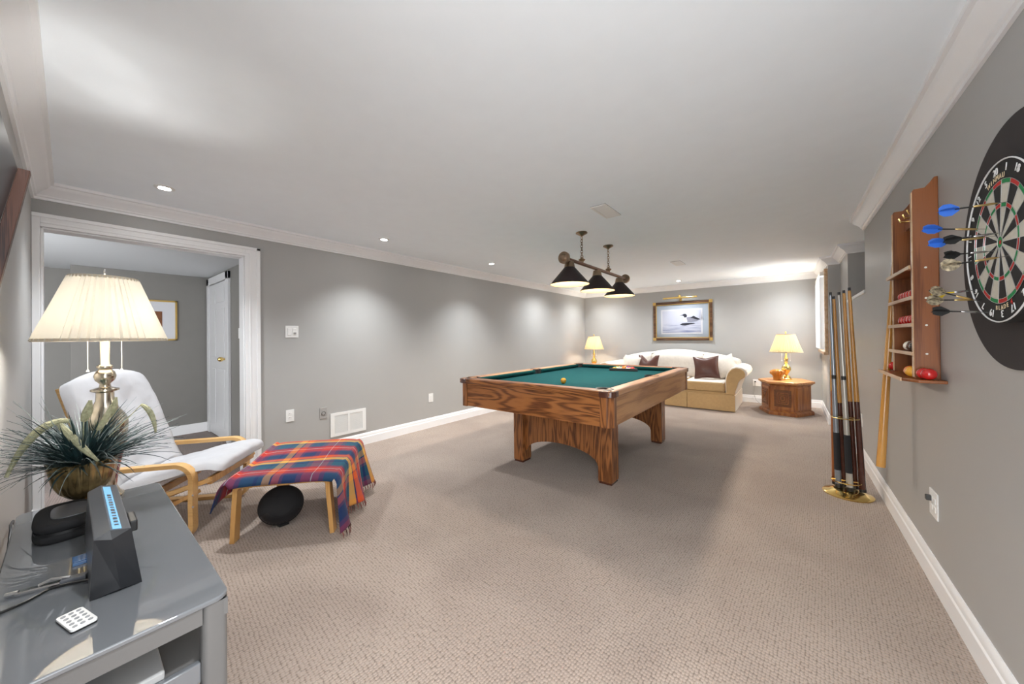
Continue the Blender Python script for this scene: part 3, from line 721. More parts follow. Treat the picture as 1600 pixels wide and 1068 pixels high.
flat([(bx-.20, bz-.095), (bx-.15, bz-.07), (bx-.06, bz-.065), (bx+.06, bz-.07), (bx+.08, bz-.085), (bx-.02, bz-.10), (bx-.10, bz-.12), (bx-.15, bz-.115)], M['loon_dk'], 'bird_reflection')
for k in range(14):
    x = bx+.13+random.random()*.12; z = wz0+.25+random.random()*.05
    flat([(x, z), (x+.003, z), (x+.012+random.random()*.03-.015, z+.10+random.random()*.12)], M['loon_gr'], 'reed', PY-.0195)
Q().box(ix0+.004, ix1-.004, PY-.0262, PY-.0250, iz0+.004, iz1-.004).build('pane', M['pane'], t)
# picture light
O = (-1.70, YB, 1.96)
t = thing('picture_light', 'brass tube picture light mounted above the bird print', 'picture light', O)
MB(O).cyl((-2.00, 7.50, 1.965), (-1.38, 7.50, 1.965), .018, n=18).build('tube', M['brass'], t, smooth=True)
MB(O).tube([(-1.70, 7.51, 1.97), (-1.70, 7.53, 2.02), (-1.70, 7.58, 2.03), (-1.70, 7.61, 1.99), (-1.70, 7.62, 1.93)], .008, 8).ell((-1.70, 7.52, 1.995), (.03, .02, .025)).build('arm', M['brass'], t, smooth=True)
MB(O).box(-1.72, -1.68, 7.618, 7.638, 1.90, 1.97).build('bracket', M['brass'], t, bevel=.003)

# ------------------------------------------------------------------ wall plates
def plate(name, label, cat, c, n, w, h, kind, mt='plastic', group=None):
    """c on the wall, n wall normal"""
    n = Vector(n); s = ZZ.cross(n); t = thing(name, label, cat, c, 0, group)
    MB().obox(n*.003, s*w/2, ZZ*h/2, n*.003).build('plate', M[mt], t, bevel=.002)
    if kind == 'outlet':
        for dz in (.02, -.02):
            r = MB().obox(n*.007+ZZ*dz, s*.016, ZZ*.014, n*.0015).build('receptacle', M[mt], t, bevel=.003)
            for q in (-.006, .006): MB().obox(n*.0088+ZZ*(dz+.002)+s*q, s*.0011, ZZ*.0045, n*.0004).build('slot', M['socket'], r)
    elif kind == 'rocker':
        MB().obox(n*.008, s*.016, ZZ*.033, n*.003).build('rocker', M[mt], t, bevel=.002)
    elif kind == 'double':
        MB().obox(n*.008-s*.023, s*.016, ZZ*.033, n*.003).build('rocker', M[mt], t, bevel=.002)
        MB().obox(n*.008+s*.023, s*.016, ZZ*.033, n*.002).build('dimmer', M[mt], t, bevel=.002)
        MB().obox(n*.012+s*.023-ZZ*.015, s*.012, ZZ*.008, n*.002).build('slider', M['greyplastic'], t)
    elif kind == 'round':
        MB().cyl(n*.005, n*.010, .022, n=20).build('socket_face', M[mt], t, smooth=True)
        MB().tube([n*.010+s*(.018*math.cos(a))+ZZ*(.018*math.sin(a)) for a in [2*PI*i/20 for i in range(20)]], .002, 6, True).build('ring', M['socket'], t)
    elif kind == 'outlet2':
        for q in (-.023, .023):
            for dz in (.02, -.02):
                MB().obox(n*.007+ZZ*dz+s*q, s*.015, ZZ*.014, n*.0015).build('receptacle', M[mt], t, bevel=.003)
        MB().obox(n*.014+ZZ*.02-s*.023, s*.012, ZZ*.012, n*.012).build('plug', M['socket'], t, bevel=.003)
    return t
plate('light_switch', 'white double switch plate with dimmer beside the doorway', 'switch', (XL, 1.354, 1.281), (1, 0, 0), .115, .115, 'double')
plate('wall_outlet', 'white outlet low on the wall below the double switch', 'outlet', (XL, 1.332, .464), (1, 0, 0), .072, .115, 'outlet', group='low wall outlets')
plate('wall_outlet', 'grey round-socket outlet plate between the white outlet and the vent', 'outlet', (XL, 1.643, .435), (1, 0, 0), .072, .115, 'round', 'greyplastic', 'low wall outlets')
plate('wall_outlet', 'small white plate low on the wall left of the pool table', 'outlet', (XL, 3.041, .40), (1, 0, 0), .075, .115, 'rocker', group='low wall outlets')
plate('wall_outlet', 'white double outlet low on the right wall under the dartboard', 'outlet', (XR, 2.564, .387), (-1, 0, 0), .115, .125, 'outlet2', group='low wall outlets')
plate('wall_outlet', 'white outlet on the right wall behind the cue stand', 'outlet', (XR, 4.69, .383), (-1, 0, 0), .072, .12, 'outlet', group='low wall outlets')
plate('wall_outlet', 'white double outlet on the back wall between sofa and end table', 'outlet', (-.46, YB, .355), (0, -1, 0), .115, .12, 'outlet2', group='low wall outlets')
plate('light_switch', 'white switch on the dark hall wall beyond the doorway', 'switch', (-4.75, HY, 1.28), (0, -1, 0), .072, .115, 'rocker')
tag(MB((-.5, YB-.03, .37)).tube([(-.485, YB-.03, .37), (-.485, YB-.032, .25), (-.50, YB-.05, .16), (-.47, YB-.10, .06), (-.40, YB-.16, .008), (-.28, YB-.25, .006)], .004, 6).build('power_cord', M['greyplastic'], smooth=True), 'thin grey lamp cord running from the back wall outlet to the floor', 'cord')
# return air grille
GY0, GY1, GZ0, GZ1 = 1.713, 2.106, .165, .415
t = thing('wall_vent', 'white two-panel air return grille above the left baseboard', 'vent', (XL, (GY0+GY1)/2, GZ0))
O = (XL, (GY0+GY1)/2, GZ0); gm = (GY0+GY1)/2
for y0, y1, z0, z1 in ((GY0, GY1, GZ0, GZ0+.03), (GY0, GY1, GZ1-.03, GZ1), (GY0, GY0+.04, GZ0+.03, GZ1-.03), (GY1-.04, GY1, GZ0+.03, GZ1-.03), (gm-.012, gm+.012, GZ0+.03, GZ1-.03)):
    MB(O).box(XL+.003, XL+.012, y0, y1, z0, z1).build('frame_side', M['plastic'], t)
MB(O).box(XL, XL+.002, GY0, GY1, GZ0, GZ1).build('backing', M['greyplastic'], t)
for k in range(18):
    z = GZ0+.036+k*.0105
    MB(O).obox((XL+.006, gm, z), (.004, 0, -.003), (0, (GY1-GY0)/2-.03, 0), (0, 0, .0012)).build('louver', M['plastic'], t)

# hall picture
HPY0, HPY1 = .50, .855
t = thing('hall_picture', 'small framed picture with wide white mount on the hall wall', 'picture', (HX, .67, 1.21))
O = (HX, .67, 1.21)
for y0, y1, z0, z1 in ((HPY0, HPY1, 1.21, 1.228), (HPY0, HPY1, 1.69, 1.708), (HPY0, HPY0+.018, 1.21, 1.708), (HPY1-.018, HPY1, 1.21, 1.708)):
    MB(O).box(HX, HX+.02, y0, y1, z0, z1).build('frame_side', M['gold'], t)
MB(O).box(HX, HX+.008, HPY0+.01, HPY1-.01, 1.22, 1.70).build('mount', M['mat_white'], t)
MB(O).box(HX+.008, HX+.010, .60, .72, 1.34, 1.57).build('photo', M['carve'], t)
MB(O).box(HX+.012, HX+.013, HPY0+.018, HPY1-.018, 1.228, 1.69).build('pane', M['pane'], t)

# ------------------------------------------------------------------ cue stand with cues
SCX, SCY = .335, 3.63
O = (SCX, SCY, 0)
t = thing('cue_stand', 'round polished brass cue stand on the carpet by the right wall', 'cue stand', O)
MB(O).lathe([(0, 0), (.142, 0), (.145, .008), (.135, .016), (.11, .020), (.095, .030), (.06, .034), (0, .036)], O, 40).build('base', M['brass'], t, smooth=True)
MB(O).cyl((SCX, SCY, .03), (SCX-.01, SCY, .62), .007, n=10).ell((SCX-.01, SCY, .625), .012, 10, 8).build('post', M['brass'], t, smooth=True)
for z, r in ((.575, .078), (.10, .085)):
    b = MB(O)
    b.tube([(SCX-.008+r*math.cos(a), SCY+r*math.sin(a), z) for a in [2*PI*i/28 for i in range(28)]], .0035, 6, True)
    b.tube([(SCX-.008-r, SCY, z), (SCX-.008+r, SCY, z)], .003, 6).tube([(SCX-.008, SCY-r, z), (SCX-.008, SCY+r, z)], .003, 6)
    b.build('ring', M['brass'], t, smooth=True)
def cue(p0, p1, kind, label, group='cues in the brass stand'):
    p0, p1 = Vector(p0), Vector(p1); L = (p1-p0).length
    t = thing('pool_cue', label, 'cue', p0, 0, group)
    q = ZZ.rotation_difference(p1-p0); t.rotation_mode = 'QUATERNION'; t.rotation_quaternion = q
    def c(z0, z1, r0, r1, nm, mt): MB().cyl((0, 0, z0*L), (0, 0, z1*L), r0, r1, 14).build(nm, M[mt], t, smooth=True)
    def R(z): return .0205-.0115*z
    if kind == 'gold':
        c(0, .015, .020, .0206, 'bumper', 'black'); c(.015, .44, R(0), R(.44), 'butt', 'cue_dk'); c(.44, .985, R(.44), R(.985), 'shaft', 'cue')
    elif kind == 'brown':
        c(0, .015, .020, .0206, 'bumper', 'black'); c(.015, .5, R(0), R(.5), 'butt', 'mahog'); c(.5, .985, R(.5), R(.985), 'shaft', 'cue')
    else:
        sh = 'cue_silver' if kind == 'silver' else 'cue_grey'
        c(0, .02, .020, .0208, 'bumper', 'black'); c(.02, .09, R(0), R(.09), 'butt_sleeve', sh); c(.09, .28, .0205, .0190, 'grip_wrap', 'fabric_black')
        c(.28, .555, R(.28), R(.555), 'butt', sh); c(.555, .575, R(.555)+.0006, R(.575)+.0006, 'joint_collar', 'black'); c(.575, .985, R(.575), R(.985), 'shaft', sh)
    c(.985, 1.0, .0085, .0080, 'tip', 'black')
    return t
cue((.272, 3.70, .038), (.258, 3.70, 1.49), 'brown', 'brown-butted cue at the left back of the brass stand')
cue((.285, 3.64, .038), (.252, 3.62, 1.525), 'silver', 'blue-silver cue with black grip leftmost in the brass stand')
cue((.318, 3.69, .038), (.272, 3.64, 1.495), 'gold', 'golden cue standing between the two silver cues')
cue((.345, 3.60, .038), (.298, 3.60, 1.52), 'grey', 'champagne-silver cue with black grip in the middle of the brass stand')
cue((.380, 3.678, .038), (.328, 3.63, 1.535), 'gold', 'golden cue with dark butt, second from the wall in the brass stand')
cue((.416, 3.632, .038), (.356, 3.61, 1.55), 'gold', 'golden cue with dark butt nearest the wall in the brass stand')

# ------------------------------------------------------------------ wall rack with balls
O = (XR, 2.65, .98)
t = thing('wall_cue_rack', 'mahogany wall cue rack with pale-edged ball shelves beside the dartboard', 'cue rack', O)
def side(y, nm, mt='mahog'):
    pts = [(.457, .995), (.457, 1.862), (.463, 1.876), (.498, 1.876), (.514, 1.896), (.527, 1.918), (XR, 1.918), (XR, .98)]
    MB(O).prism(pts, lambda a, c: (a, y, c), (0, .014, 0)).build(nm, M[mt], t, bevel=.003)
side(2.45, 'side_board'); side(2.84, 'side_board')
for y in (2.447, 2.837):
    MB(O).box(.4545, .458, y, y+.02, 1.0, 1.862).build('edge_band', M['pale_edge'], t)
for z, x0 in ((1.512, .435), (1.371, .44), (1.246, .44), (1.114, .44)):
    sh = MB(O).box(x0+.006, XR, 2.464, 2.86, z-.012, z).build('shelf', M['mahog'], t)
    MB(O).box(x0, x0+.006, 2.40, 2.87, z-.012, z+.004).build('front_lip', M['pale_edge'], sh)
for z in (1.512, 1.371, 1.246, 1.114):
    MB(O).cyl((.497, 2.4495, z-.006), (.497, 2.446, z-.006), .0045, n=10).build('screw_cap', M['white'], t)
b = MB(O).prism([(.415, 2.96), (.415, 2.44), (.455, 2.36), (XR, 2.36), (XR, 2.96)], lambda a, c: (a, c, .980), (0, 0, .014)); b.build('bottom_shelf', M['mahog'], t, bevel=.003)
MB(O).box(.411, .4155, 2.44, 2.96, .979, .996).build('front_lip', M['pale_edge'], t)
MB(O).box(.505, XR, 2.464, 2.84, 1.76, 1.85).build('top_rail', M['mahog'], t)
for k in range(4): MB(O).tube([(.505, 2.52+k*.085, 1.80), (.478, 2.52+k*.085, 1.80), (.470, 2.52+k*.085, 1.82)], .004, 6).build('hook', M['brass'], t, smooth=True)
MB(O).box(.47, .50, 2.30+.16, 2.474, 1.85, 1.872).build('cue_clip', M['black'], t)
SB = .0255
def sball(x, y, z, mt, label): return ball('snooker_ball', (x, y, z+SB), M[mt], label, 'snooker balls on the wall rack', SB)
ordn = ['nearest', 'second', 'third', 'fourth', 'fifth', 'farthest']
for sz, nm_ in ((1.371, 'second'), (1.246, 'third')):
    for k in range(6): sball(.486, 2.495+k*.054, sz, 'red', '%s red ball in the row on the rack\'s %s shelf from the top' % (ordn[k], nm_))
for k, mt_ in enumerate(['greenball', 'blackball', 'brownball', 'white']):
    sball(.486, 2.50+k*.056, 1.114, mt_, '%s ball on the lowest short shelf of the wall rack' % ['green', 'black', 'brown', 'white'][k])
sball(.490, 2.385, .994, 'red', 'large-looking red ball at the near end of the rack\'s bottom shelf')
sball(.483, 2.421, .994, 'red', 'red ball just left of the nearest one on the rack\'s bottom shelf')
sball(.462, 2.505, .994, 'yellow', 'yellow ball on the rack\'s bottom shelf between the side boards')
sball(.468, 2.562, .994, 'orange', 'orange ball behind the yellow one on the rack\'s bottom shelf')
sball(.47, 2.91, .994, 'red', 'red ball at the far end of the rack\'s bottom shelf')
for y, mt_, lb in ((2.80, 'bluewhite', 'pale blue chalk cube'), (2.70, 'black', 'black chalk cube')):
    tag(MB((.47, y, 1.512)).box(.458, .482, y-.012, y+.012, 1.512, 1.534).box(.462, .478, y-.008, y+.008, 1.534, 1.536).build('chalk_cube', M[mt_], bevel=.002), lb+' on the top shelf of the wall rack', 'chalk', 'chalk on the wall rack')
tag(MB((.52, 2.65, 1.60)).box(.530, XR, 2.60, 2.78, 1.56, 1.74).build('score_card', M['bluewhite']), 'pale blue card on the wall between the rack boards', 'card')
cue((.411, 2.925, .432), (.490, 2.925, 1.86), 'gold', 'amber cue hanging on the wall rack with its butt above the baseboard', 'cue hanging on the wall rack')
last = [o_ for o_ in bpy.data.objects if o_.name.startswith('pool_cue') and o_.get('group') == 'cue hanging on the wall rack'][0]
for ch in last.children:
    if ch.name.startswith('butt'): ch.data.materials[0] = M['cue']
    if ch.name.startswith('bumper'): ch.data.materials[0] = M['cue']

# ------------------------------------------------------------------ dartboard, surround and darts
DY, DZ, DX = 1.728, 1.472, .500
tag(MB((XR, 1.757, 1.47)).cyl((XR-.001, 1.757, 1.47), (XR-.009, 1.757, 1.47), .381, n=96).build('dartboard_surround', M['darkboard'], smooth=True, bevel=.003), 'large round charcoal backboard ring behind the dartboard', 'backboard')
O = (DX+.03, DY, DZ)
t = thing('dartboard', 'black, cream, red and green bristle dartboard on the right wall', 'dartboard', O)
MB(O).cyl((DX+.0295, DY, DZ), (DX, DY, DZ), .2255*1.075, n=96).build('board', M['db_black'], t, smooth=True)
ROT = math.radians(4); KD = 1.075
def dp(r, a, x): # a clockwise from top as seen from the room (left of view = +y)
    a += -ROT; r *= KD
    return (x, DY-r*math.sin(a), DZ+r*math.cos(a))
rings = [(.0159, .096, 0), (.096, .107, 1), (.107, .158, 0), (.158, .170, 1)]
b = MB(O)
for s in range(20):
    a0, a1 = (s-.5)*PI/10, (s+.5)*PI/10
    for r0, r1, k in rings:
        n = 4; vs = []
        for i in range(n+1):
            a = a0+(a1-a0)*i/n; vs += [dp(r0, a, DX-.0012), dp(r1, a, DX-.0012)]
        b.cur = (2 if s % 2 == 0 else 3) if k else (0 if s % 2 == 0 else 1)
        b.add(vs, [(2*i, 2*i+1, 2*i+3, 2*i+2) for i in range(n)])
b.build('scoring_segments', [M['db_black'], M['db_cream'], M['db_red'], M['db_green']], t)
# black/red under 20, cream/green between: photograph shows the same alternation
for r, mt_ in ((.0159, 'db_green'), (.00635, 'db_red')):
    MB(O).cyl((DX, DY, DZ), (DX-.0014-(.0004 if r < .01 else 0), DY, DZ), r, n=24).build('bull', M[mt_], t)
b = MB(O)
for r in (.0159, .096, .107, .158, .170): b.tube([dp(r, 2*PI*i/60, DX-.002) for i in range(60)], .0007, 4, True)
for s in range(20):
    a = (s+.5)*PI/10; b.tube([dp(.0159, a, DX-.002), dp(.170, a, DX-.002)], .0007, 4)
b.build('spider_wire', M['wire'], t)
MB(O).tube([dp(.2215, 2*PI*i/72, DX-.004) for i in range(72)], .0022, 6, True).build('number_ring', M['numwhite'], t, smooth=True)
NUM = [20, 1, 18, 4, 13, 6, 10, 15, 2, 17, 3, 19, 7, 16, 8, 11, 14, 9, 12, 5]
def tmat(a, r, rot):
    c = Vector(dp(r, a, DX-.004)); X = Vector((0, -1, 0)); Y = Vector((0, 0, 1)); rr_ = rot
    xv = X*math.cos(rr_)-Y*math.sin(rr_); yv = X*math.sin(rr_)+Y*math.cos(rr_); zv = Vector((-1, 0, 0))
    mm = Matrix.Identity(4); c = c-Vector(O)
    for i in range(3): mm[i][0] = xv[i]; mm[i][1] = yv[i]; mm[i][2] = zv[i]; mm[i][3] = c[i]
    return mm
for s, nn in enumerate(NUM):
    text('number', str(nn), .031, M['numwhite'], tmat(s*PI/10, .199, s*PI/10-ROT), t, .0007)
for i, ch in enumerate('WINMAU'):
    a = math.radians(-14+i*5.6); text('maker_letter', ch, .022, M['gold_print'], tmat(a, .180, a-ROT), t)
for i, ch in enumerate('BLADE'):
    a = math.radians(180+10-i*5.0); text('maker_letter', ch, .019, M['gold_print'], tmat(a, .183, a+PI-ROT), t)
text('maker_letter', '4', .024, M['db_red'], tmat(math.radians(180-17), .183, -.3), t)
def dart(tip, tail, kind, label):
    """tip on the board (y,z), tail (y,z) of the flight end"""
    p0 = Vector((DX+.006, *tip)); p1 = Vector(tail); L = (p1-p0).length; g_ = L/.168
    t = thing('dart', label, 'dart', p0, 0, 'darts in the board')
    t.rotation_mode = 'QUATERNION'; t.rotation_quaternion = ZZ.rotation_difference(p1-p0)
    MB().cyl((0, 0, 0), (0, 0, .036*g_), .0004, .0012, 8).build('point', M['steel'], t)
    MB().lathe([(r, z*g_) for r, z in [(.0012, .034), (.0030, .042), (.0034, .05), (.0034, .078), (.0026, .086), (.002, .088)]], n=10).build('barrel', M['gold_barrel' if kind in ('blue', 'pat') else 'steel'], t, smooth=True)
    MB().cyl((0, 0, .086*g_), (0, 0, .13*g_), .0020, .0026, 8).build('shaft', M['flight_black' if kind != 'yellow' else 'flight_yellow'], t)
    a0 = random.random()*.5+.2
    prof = [(0, .118), (.006, .120), (.019, .138), (.019, .156), (.010, .168), (0, .168)] if kind != 'black' else [(0, .118), (.005, .12), (.017, .142), (.016, .155), (.012, .168), (0, .168)]
    prof = [(r, z*g_) for r, z in prof]
    fm = M[{'blue': 'flight_blue', 'black': 'flight_black', 'yellow': 'flight_yellow', 'pat': 'flight_pat'}[kind]]
    for k in range(4):
        a = a0+k*PI/2; d = Vector((math.cos(a), math.sin(a), 0)); nrm = Vector((-d.y, d.x, 0))*.0005
        MB().prism(prof, lambda r, z: d*r+ZZ*z-nrm/2, nrm).build('flight', fm, t)
dart((1.669, 1.576), (0.364, 1.654, 1.574), 'blue', 'topmost blue-flighted dart in the dartboard')
dart((1.802, 1.527), (0.358, 1.787, 1.553), 'blue', 'blue-flighted dart reaching farthest left, second from the top')
dart((1.756, 1.496), (0.361, 1.741, 1.494), 'blue', 'lowest blue-flighted dart, overlapped by a black one')
dart((1.709, 1.497), (0.383, 1.694, 1.490), 'black', 'black-flighted dart beside the lowest blue one')
dart((1.759, 1.452), (0.395, 1.744, 1.451), 'black', 'black-flighted dart just below the bull')
dart((1.670, 1.422), (0.367, 1.655, 1.406), 'pat', 'pattern-flighted dart alone in the middle of the left side')
dart((1.861, 1.299), (0.385, 1.846, 1.353), 'pat', 'pattern-flighted dart above the yellow one')
dart((1.898, 1.347), (0.395, 1.883, 1.338), 'yellow', 'yellow-flighted dart between the two patterned ones')
dart((1.860, 1.310), (0.377, 1.845, 1.316), 'pat', 'pattern-flighted dart below the yellow one')
dart((1.799, 1.265), (0.376, 1.784, 1.276), 'black', 'lowest dart with a black flight near the bottom of the board')

# ------------------------------------------------------------------ white desk by the near wall
DX0, DX1, DY0, DY1, DH = -2.12, -1.055, -.115, .238, .60
O = ((DX0+DX1)/2, (DY0+DY1)/2, 0)
t = thing('side_desk', 'glossy grey-white desk with open shelf against the near wall', 'desk', O)
def rrect(x0, x1, y0, y1, r, n=6):
    pts = []
    for cx, cy, a0 in ((x1-r, y1-r, 0), (x0+r, y1-r, PI/2), (x0+r, y0+r, PI), (x1-r, y0+r, 1.5*PI)):
        for i in range(n+1): a = a0+PI/2*i/n; pts.append((cx+r*math.cos(a), cy+r*math.sin(a)))
    return pts
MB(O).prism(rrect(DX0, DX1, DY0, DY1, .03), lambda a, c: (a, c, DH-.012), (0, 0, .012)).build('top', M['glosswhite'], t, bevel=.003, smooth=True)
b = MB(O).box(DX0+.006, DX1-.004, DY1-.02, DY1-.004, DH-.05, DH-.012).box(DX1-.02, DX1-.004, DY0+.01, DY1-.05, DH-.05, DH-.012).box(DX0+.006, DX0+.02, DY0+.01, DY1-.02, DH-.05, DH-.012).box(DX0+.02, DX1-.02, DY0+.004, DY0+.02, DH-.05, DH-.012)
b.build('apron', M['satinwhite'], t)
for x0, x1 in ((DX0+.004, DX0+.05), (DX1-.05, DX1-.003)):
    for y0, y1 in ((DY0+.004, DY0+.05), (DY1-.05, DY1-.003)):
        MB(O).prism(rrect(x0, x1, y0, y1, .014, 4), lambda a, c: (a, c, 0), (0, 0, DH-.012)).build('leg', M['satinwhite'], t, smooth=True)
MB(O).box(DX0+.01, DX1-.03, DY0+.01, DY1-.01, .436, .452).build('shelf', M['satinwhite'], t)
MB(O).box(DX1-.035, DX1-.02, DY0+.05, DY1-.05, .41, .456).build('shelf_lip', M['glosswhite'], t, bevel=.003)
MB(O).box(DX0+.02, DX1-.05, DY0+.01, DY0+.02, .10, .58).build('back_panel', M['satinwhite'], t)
MB(O).box(DX0+.01, DX1-.06, DY0+.01, DY1-.06, .10, .116).build('shelf', M['satinwhite'], t)
o = MB((-1.22, .05, .452)).box(-1.34, -1.09, -.06, .13, .452, .472).build('paper_packet', M['paper'], bevel=.004); tag(o, 'white paper packet lying on the desk shelf', 'packet')
o = MB((-1.12, .02, .472)).prism([(0, 0), (.02, -.006), (.028, .012), (.012, .018), (.004, .012)], lambda a, c: (-1.115+c, .02+a, .4725), (0, 0, .01)).build('black_clip', M['black'], bevel=.002); tag(o, 'tiny black clip on the paper packet in the desk', 'clip')
o = MB((-1.13, -.05, .452)).box(-1.09-.06, -1.09, -.10, -.065, .452, .50).build('dark_box', M['slate'], bevel=.003); tag(o, 'small dark box in the corner of the desk shelf', 'box')

# radio / display wedge
O = (-1.45, .07, DH)
t = thing('clock_radio', 'black wedge-shaped clock radio with blue strip display on the desk', 'clock radio', O)
xa, xb = -1.275, -1.70
sec = [(.028, 0), (.112, 0), (.094, .142), (.060, .150), (.034, .138)]
N5 = len(sec)
def secat(x, k=1): return [(x, y, DH+z*k) for y, z in sec]
MB(O).add(secat(xa)+secat(xb), [tuple(range(N5-1, -1, -1)), tuple(range(N5, 2*N5))]+[(i, (i+1) % N5, N5+(i+1) % N5, N5+i) for i in range(N5)]).build('housing', M['slate'], t, bevel=.003)
# facetted black end
MB(O).add([(xa+.0005, .028, DH), (xa+.0005, .112, DH), (xa+.0005, .094, DH+.142), (xa+.0005, .060, DH+.150), (xa+.0005, .034, DH+.138), (xa+.010, .075, DH+.008), (xa+.008, .062, DH+.13)],
          [(0, 1, 5), (1, 2, 6, 5), (2, 3, 6), (3, 4, 6), (4, 0, 5, 6)]).build('end_facet', M['satin_black'], t)
MB(O).add([(xa-.004, .0635, DH+.1505), (xa-.004, .078, DH+.1465), (xb+.03, .078, DH+.1465), (xb+.03, .0635, DH+.1505), (xa-.004, .0640, DH+.1515), (xa-.004, .0785, DH+.1475), (xb+.03, .0785, DH+.1475), (xb+.03, .064, DH+.1515)], [(3,2,1,0),(4,5,6,7),(0,1,5,4),(1,2,6,5),(2,3,7,6),(3,0,4,7)]).build('display', M['lcd'], t)
for k in range(12):
    x = xa-.03-k*.024
    MB(O).obox((x, .0715, DH+.1498), (.004+.002*(k % 3), 0, 0), (0, .0035, -.001), (0, 0, .0006)).build('display_mark', M['slate'], t)
MB(O).box(-1.44, -1.36, .097, .112, DH+.10, DH+.128).build('rear_knob_block', M['black'], t, bevel=.003)
# black zip case
t = thing('zip_case', 'black oval zip case lying on the desk beside the clock radio', 'case', (-1.83, -.01, DH))
def oval(rx, ry, z0, z1, k=1.0):
    return [(rx*k*math.copysign(abs(math.cos(a))**.6, math.cos(a)), ry*k*math.copysign(abs(math.sin(a))**.6, math.sin(a))) for a in [2*PI*i/40 for i in range(40)]]
MB().prism(oval(.115, .062, 0, 0), lambda a, c: (a, c, 0), (0, 0, .026)).build('lower_shell', M['fabric_black'], t, bevel=.01, seg=3, smooth=True)
MB().prism(oval(.112, .060, 0, 0), lambda a, c: (a, c, .024), (0, 0, .008)).build('zip_band', M['black'], t, smooth=True)
MB().prism(oval(.115, .062, 0, 0), lambda a, c: (a, c, .030), (0, 0, .028)).build('upper_shell', M['fabric_black'], t, bevel=.012, seg=3, smooth=True)
MB().prism(oval(.07, .040, 0, 0), lambda a, c: (a+.0, c+.012, .057), (0, 0, .003)).build('patch', M['slate'], t, bevel=.001)
# small remote
t = thing('mini_remote', 'small flat white remote with round buttons at the near end of the desk', 'remote', (-1.205, .009, DH), math.radians(15))
MB().prism(rrect(-.041, .041, -.019, .019, .006), lambda a, c: (a, c, 0), (0, 0, .004)).build('back', M['black'], t)
MB().prism(rrect(-.041, .041, -.019, .019, .006), lambda a, c: (a, c, .004), (0, 0, .004)).build('face', M['plastic'], t)
for i in range(5):
    for j in range(3):
        MB().cyl((-.030+i*.015, -.011+j*.011, .008), (-.030+i*.015, -.011+j*.011, .0092), .0038, n=10).build('button', M['grey_btn'], t)
# penlight / multi-tool
t = thing('folding_tool', 'slim silver and dark pocket tool lying across the desk', 'tool', (-1.425, -.028, DH), math.radians(72))
MB().box(-.055, .055, -.009, .009, 0, .010).build('body', M['chrome'], t, bevel=.003)
MB().box(.015, .058, -.010, .010, .0, .013).build('handle', M['slate'], t, bevel=.002)
MB().cyl((-.07, 0, .007), (-.05, 0, .007), .006, n=12).build('end_knob', M['chrome'], t, smooth=True)
MB().tube([(-.02, 0, .012), (.0, .0, .02), (.03, 0, .014)], .003, 8).build('lever', M['chrome'], t, smooth=True)
tag(MB((-1.53, .019, DH)).box(-1.555, -1.505, .004, .034, DH, DH+.008).box(-1.55, -1.51, .006, .032, DH+.008, DH+.0095).build('foil_packet', M['bluepack'], bevel=.002), 'small bright blue foil packet beside the pocket tool', 'packet')
tag(MB((-1.4, 0, DH)).tube([(-1.38, .03, DH+.005), (-1.40, .0, DH+.005), (-1.41, -.03, DH+.004), (-1.385, -.06, DH+.004), (-1.37, -.10, DH+.004), (-1.36, -.128, DH-.01), (-1.36, -.135, DH-.1), (-1.36, -.138, .2)], .0032, 6).build('power_cord', M['black'], smooth=True), 'black power cord running from the clock radio across the desk', 'cord')
tag(MB((-2.2, -.14, .5)).tube([(-2.62, -.142, .40), (-2.4, -.138, .50), (-2.25, -.135, .53), (-2.14, -.128, .545), (-2.05, -.128, .50), (-2.0, -.130, .40)], .004, 6).build('power_cord', M['black'], smooth=True), 'black cord along the near wall behind the desk end', 'cord')

# large pleated lamp on the desk
LPX, LPY = -2.075, .086
t = thing('pleated_lamp', 'lit brass lamp with wide cream pleated shade at the desk end', 'table lamp', (LPX, LPY, DH))
prof = [(0, 0), (.048, 0), (.05, .01), (.04, .02), (.030, .04), (.034, .08), (.044, .14), (.055, .20), (.060, .25), (.062, .285), (.058, .305), (.054, .315), (.036, .345), (.025, .375), (.024, .405), (.038, .412), (.038, .418), (.016, .426), (.014, .438), (.026, .452), (.030, .468), (.026, .484), (.017, .494), (.022, .50), (.022, .508), (.013, .514), (.013, .62), (.008, .63), (.008, .70), (0, .70)]
MB().lathe(prof, n=32, cap0=False, cap1=False).build('body', mat('antique_silver_brass', (.58, .52, .42), .16, 1, var=.25, vscale=9), t, smooth=True, angle=60)
NP = 46
def fl3(tt, v): return 1+.034*math.asin(math.sin(tt*NP))/(PI/2)
SB0, SB1 = .605, .845
MB().lathe([(.170, SB0), (.1295, (SB0+SB1)/2), (.090, SB1)], n=NP*4, flute=fl3, cap0=False, cap1=False).build('shade', M['pleat'], t)
for r, z in ((.1735, SB0-.003), (.0925, SB1-.008)):
    MB().lathe([(r, z), (r-.002, z+.011), (r-.006, z+.011), (r-.004, z), (r, z)], n=64, cap0=False, cap1=False).build('shade_trim', M['shade_trim'], t, smooth=True)
MB().tube([(0, -.02, .63), (0, -.05, .68), (0, -.05, .80), (0, 0, .853), (0, .05, .80), (0, .05, .68), (0, .02, .63)], .003, 6).tube([(.012*math.cos(a), 0, .866+.012*math.sin(a)) for a in [2*PI*i/14 for i in range(14)]], .0025, 6, True).build('harp', M['chrome'], t, smooth=True)
for (x, y, a) in ((-.02, -.042, .6), (.02, .042, -.6)):
    MB().tube([(x*.5, y*.5, .64), (x, y, .63), (x, y, .49)], .0016, 6).cyl((x, y, .487), (x, y, .495), .005, .002, 10).build('pull_chain', M['chain'], t)
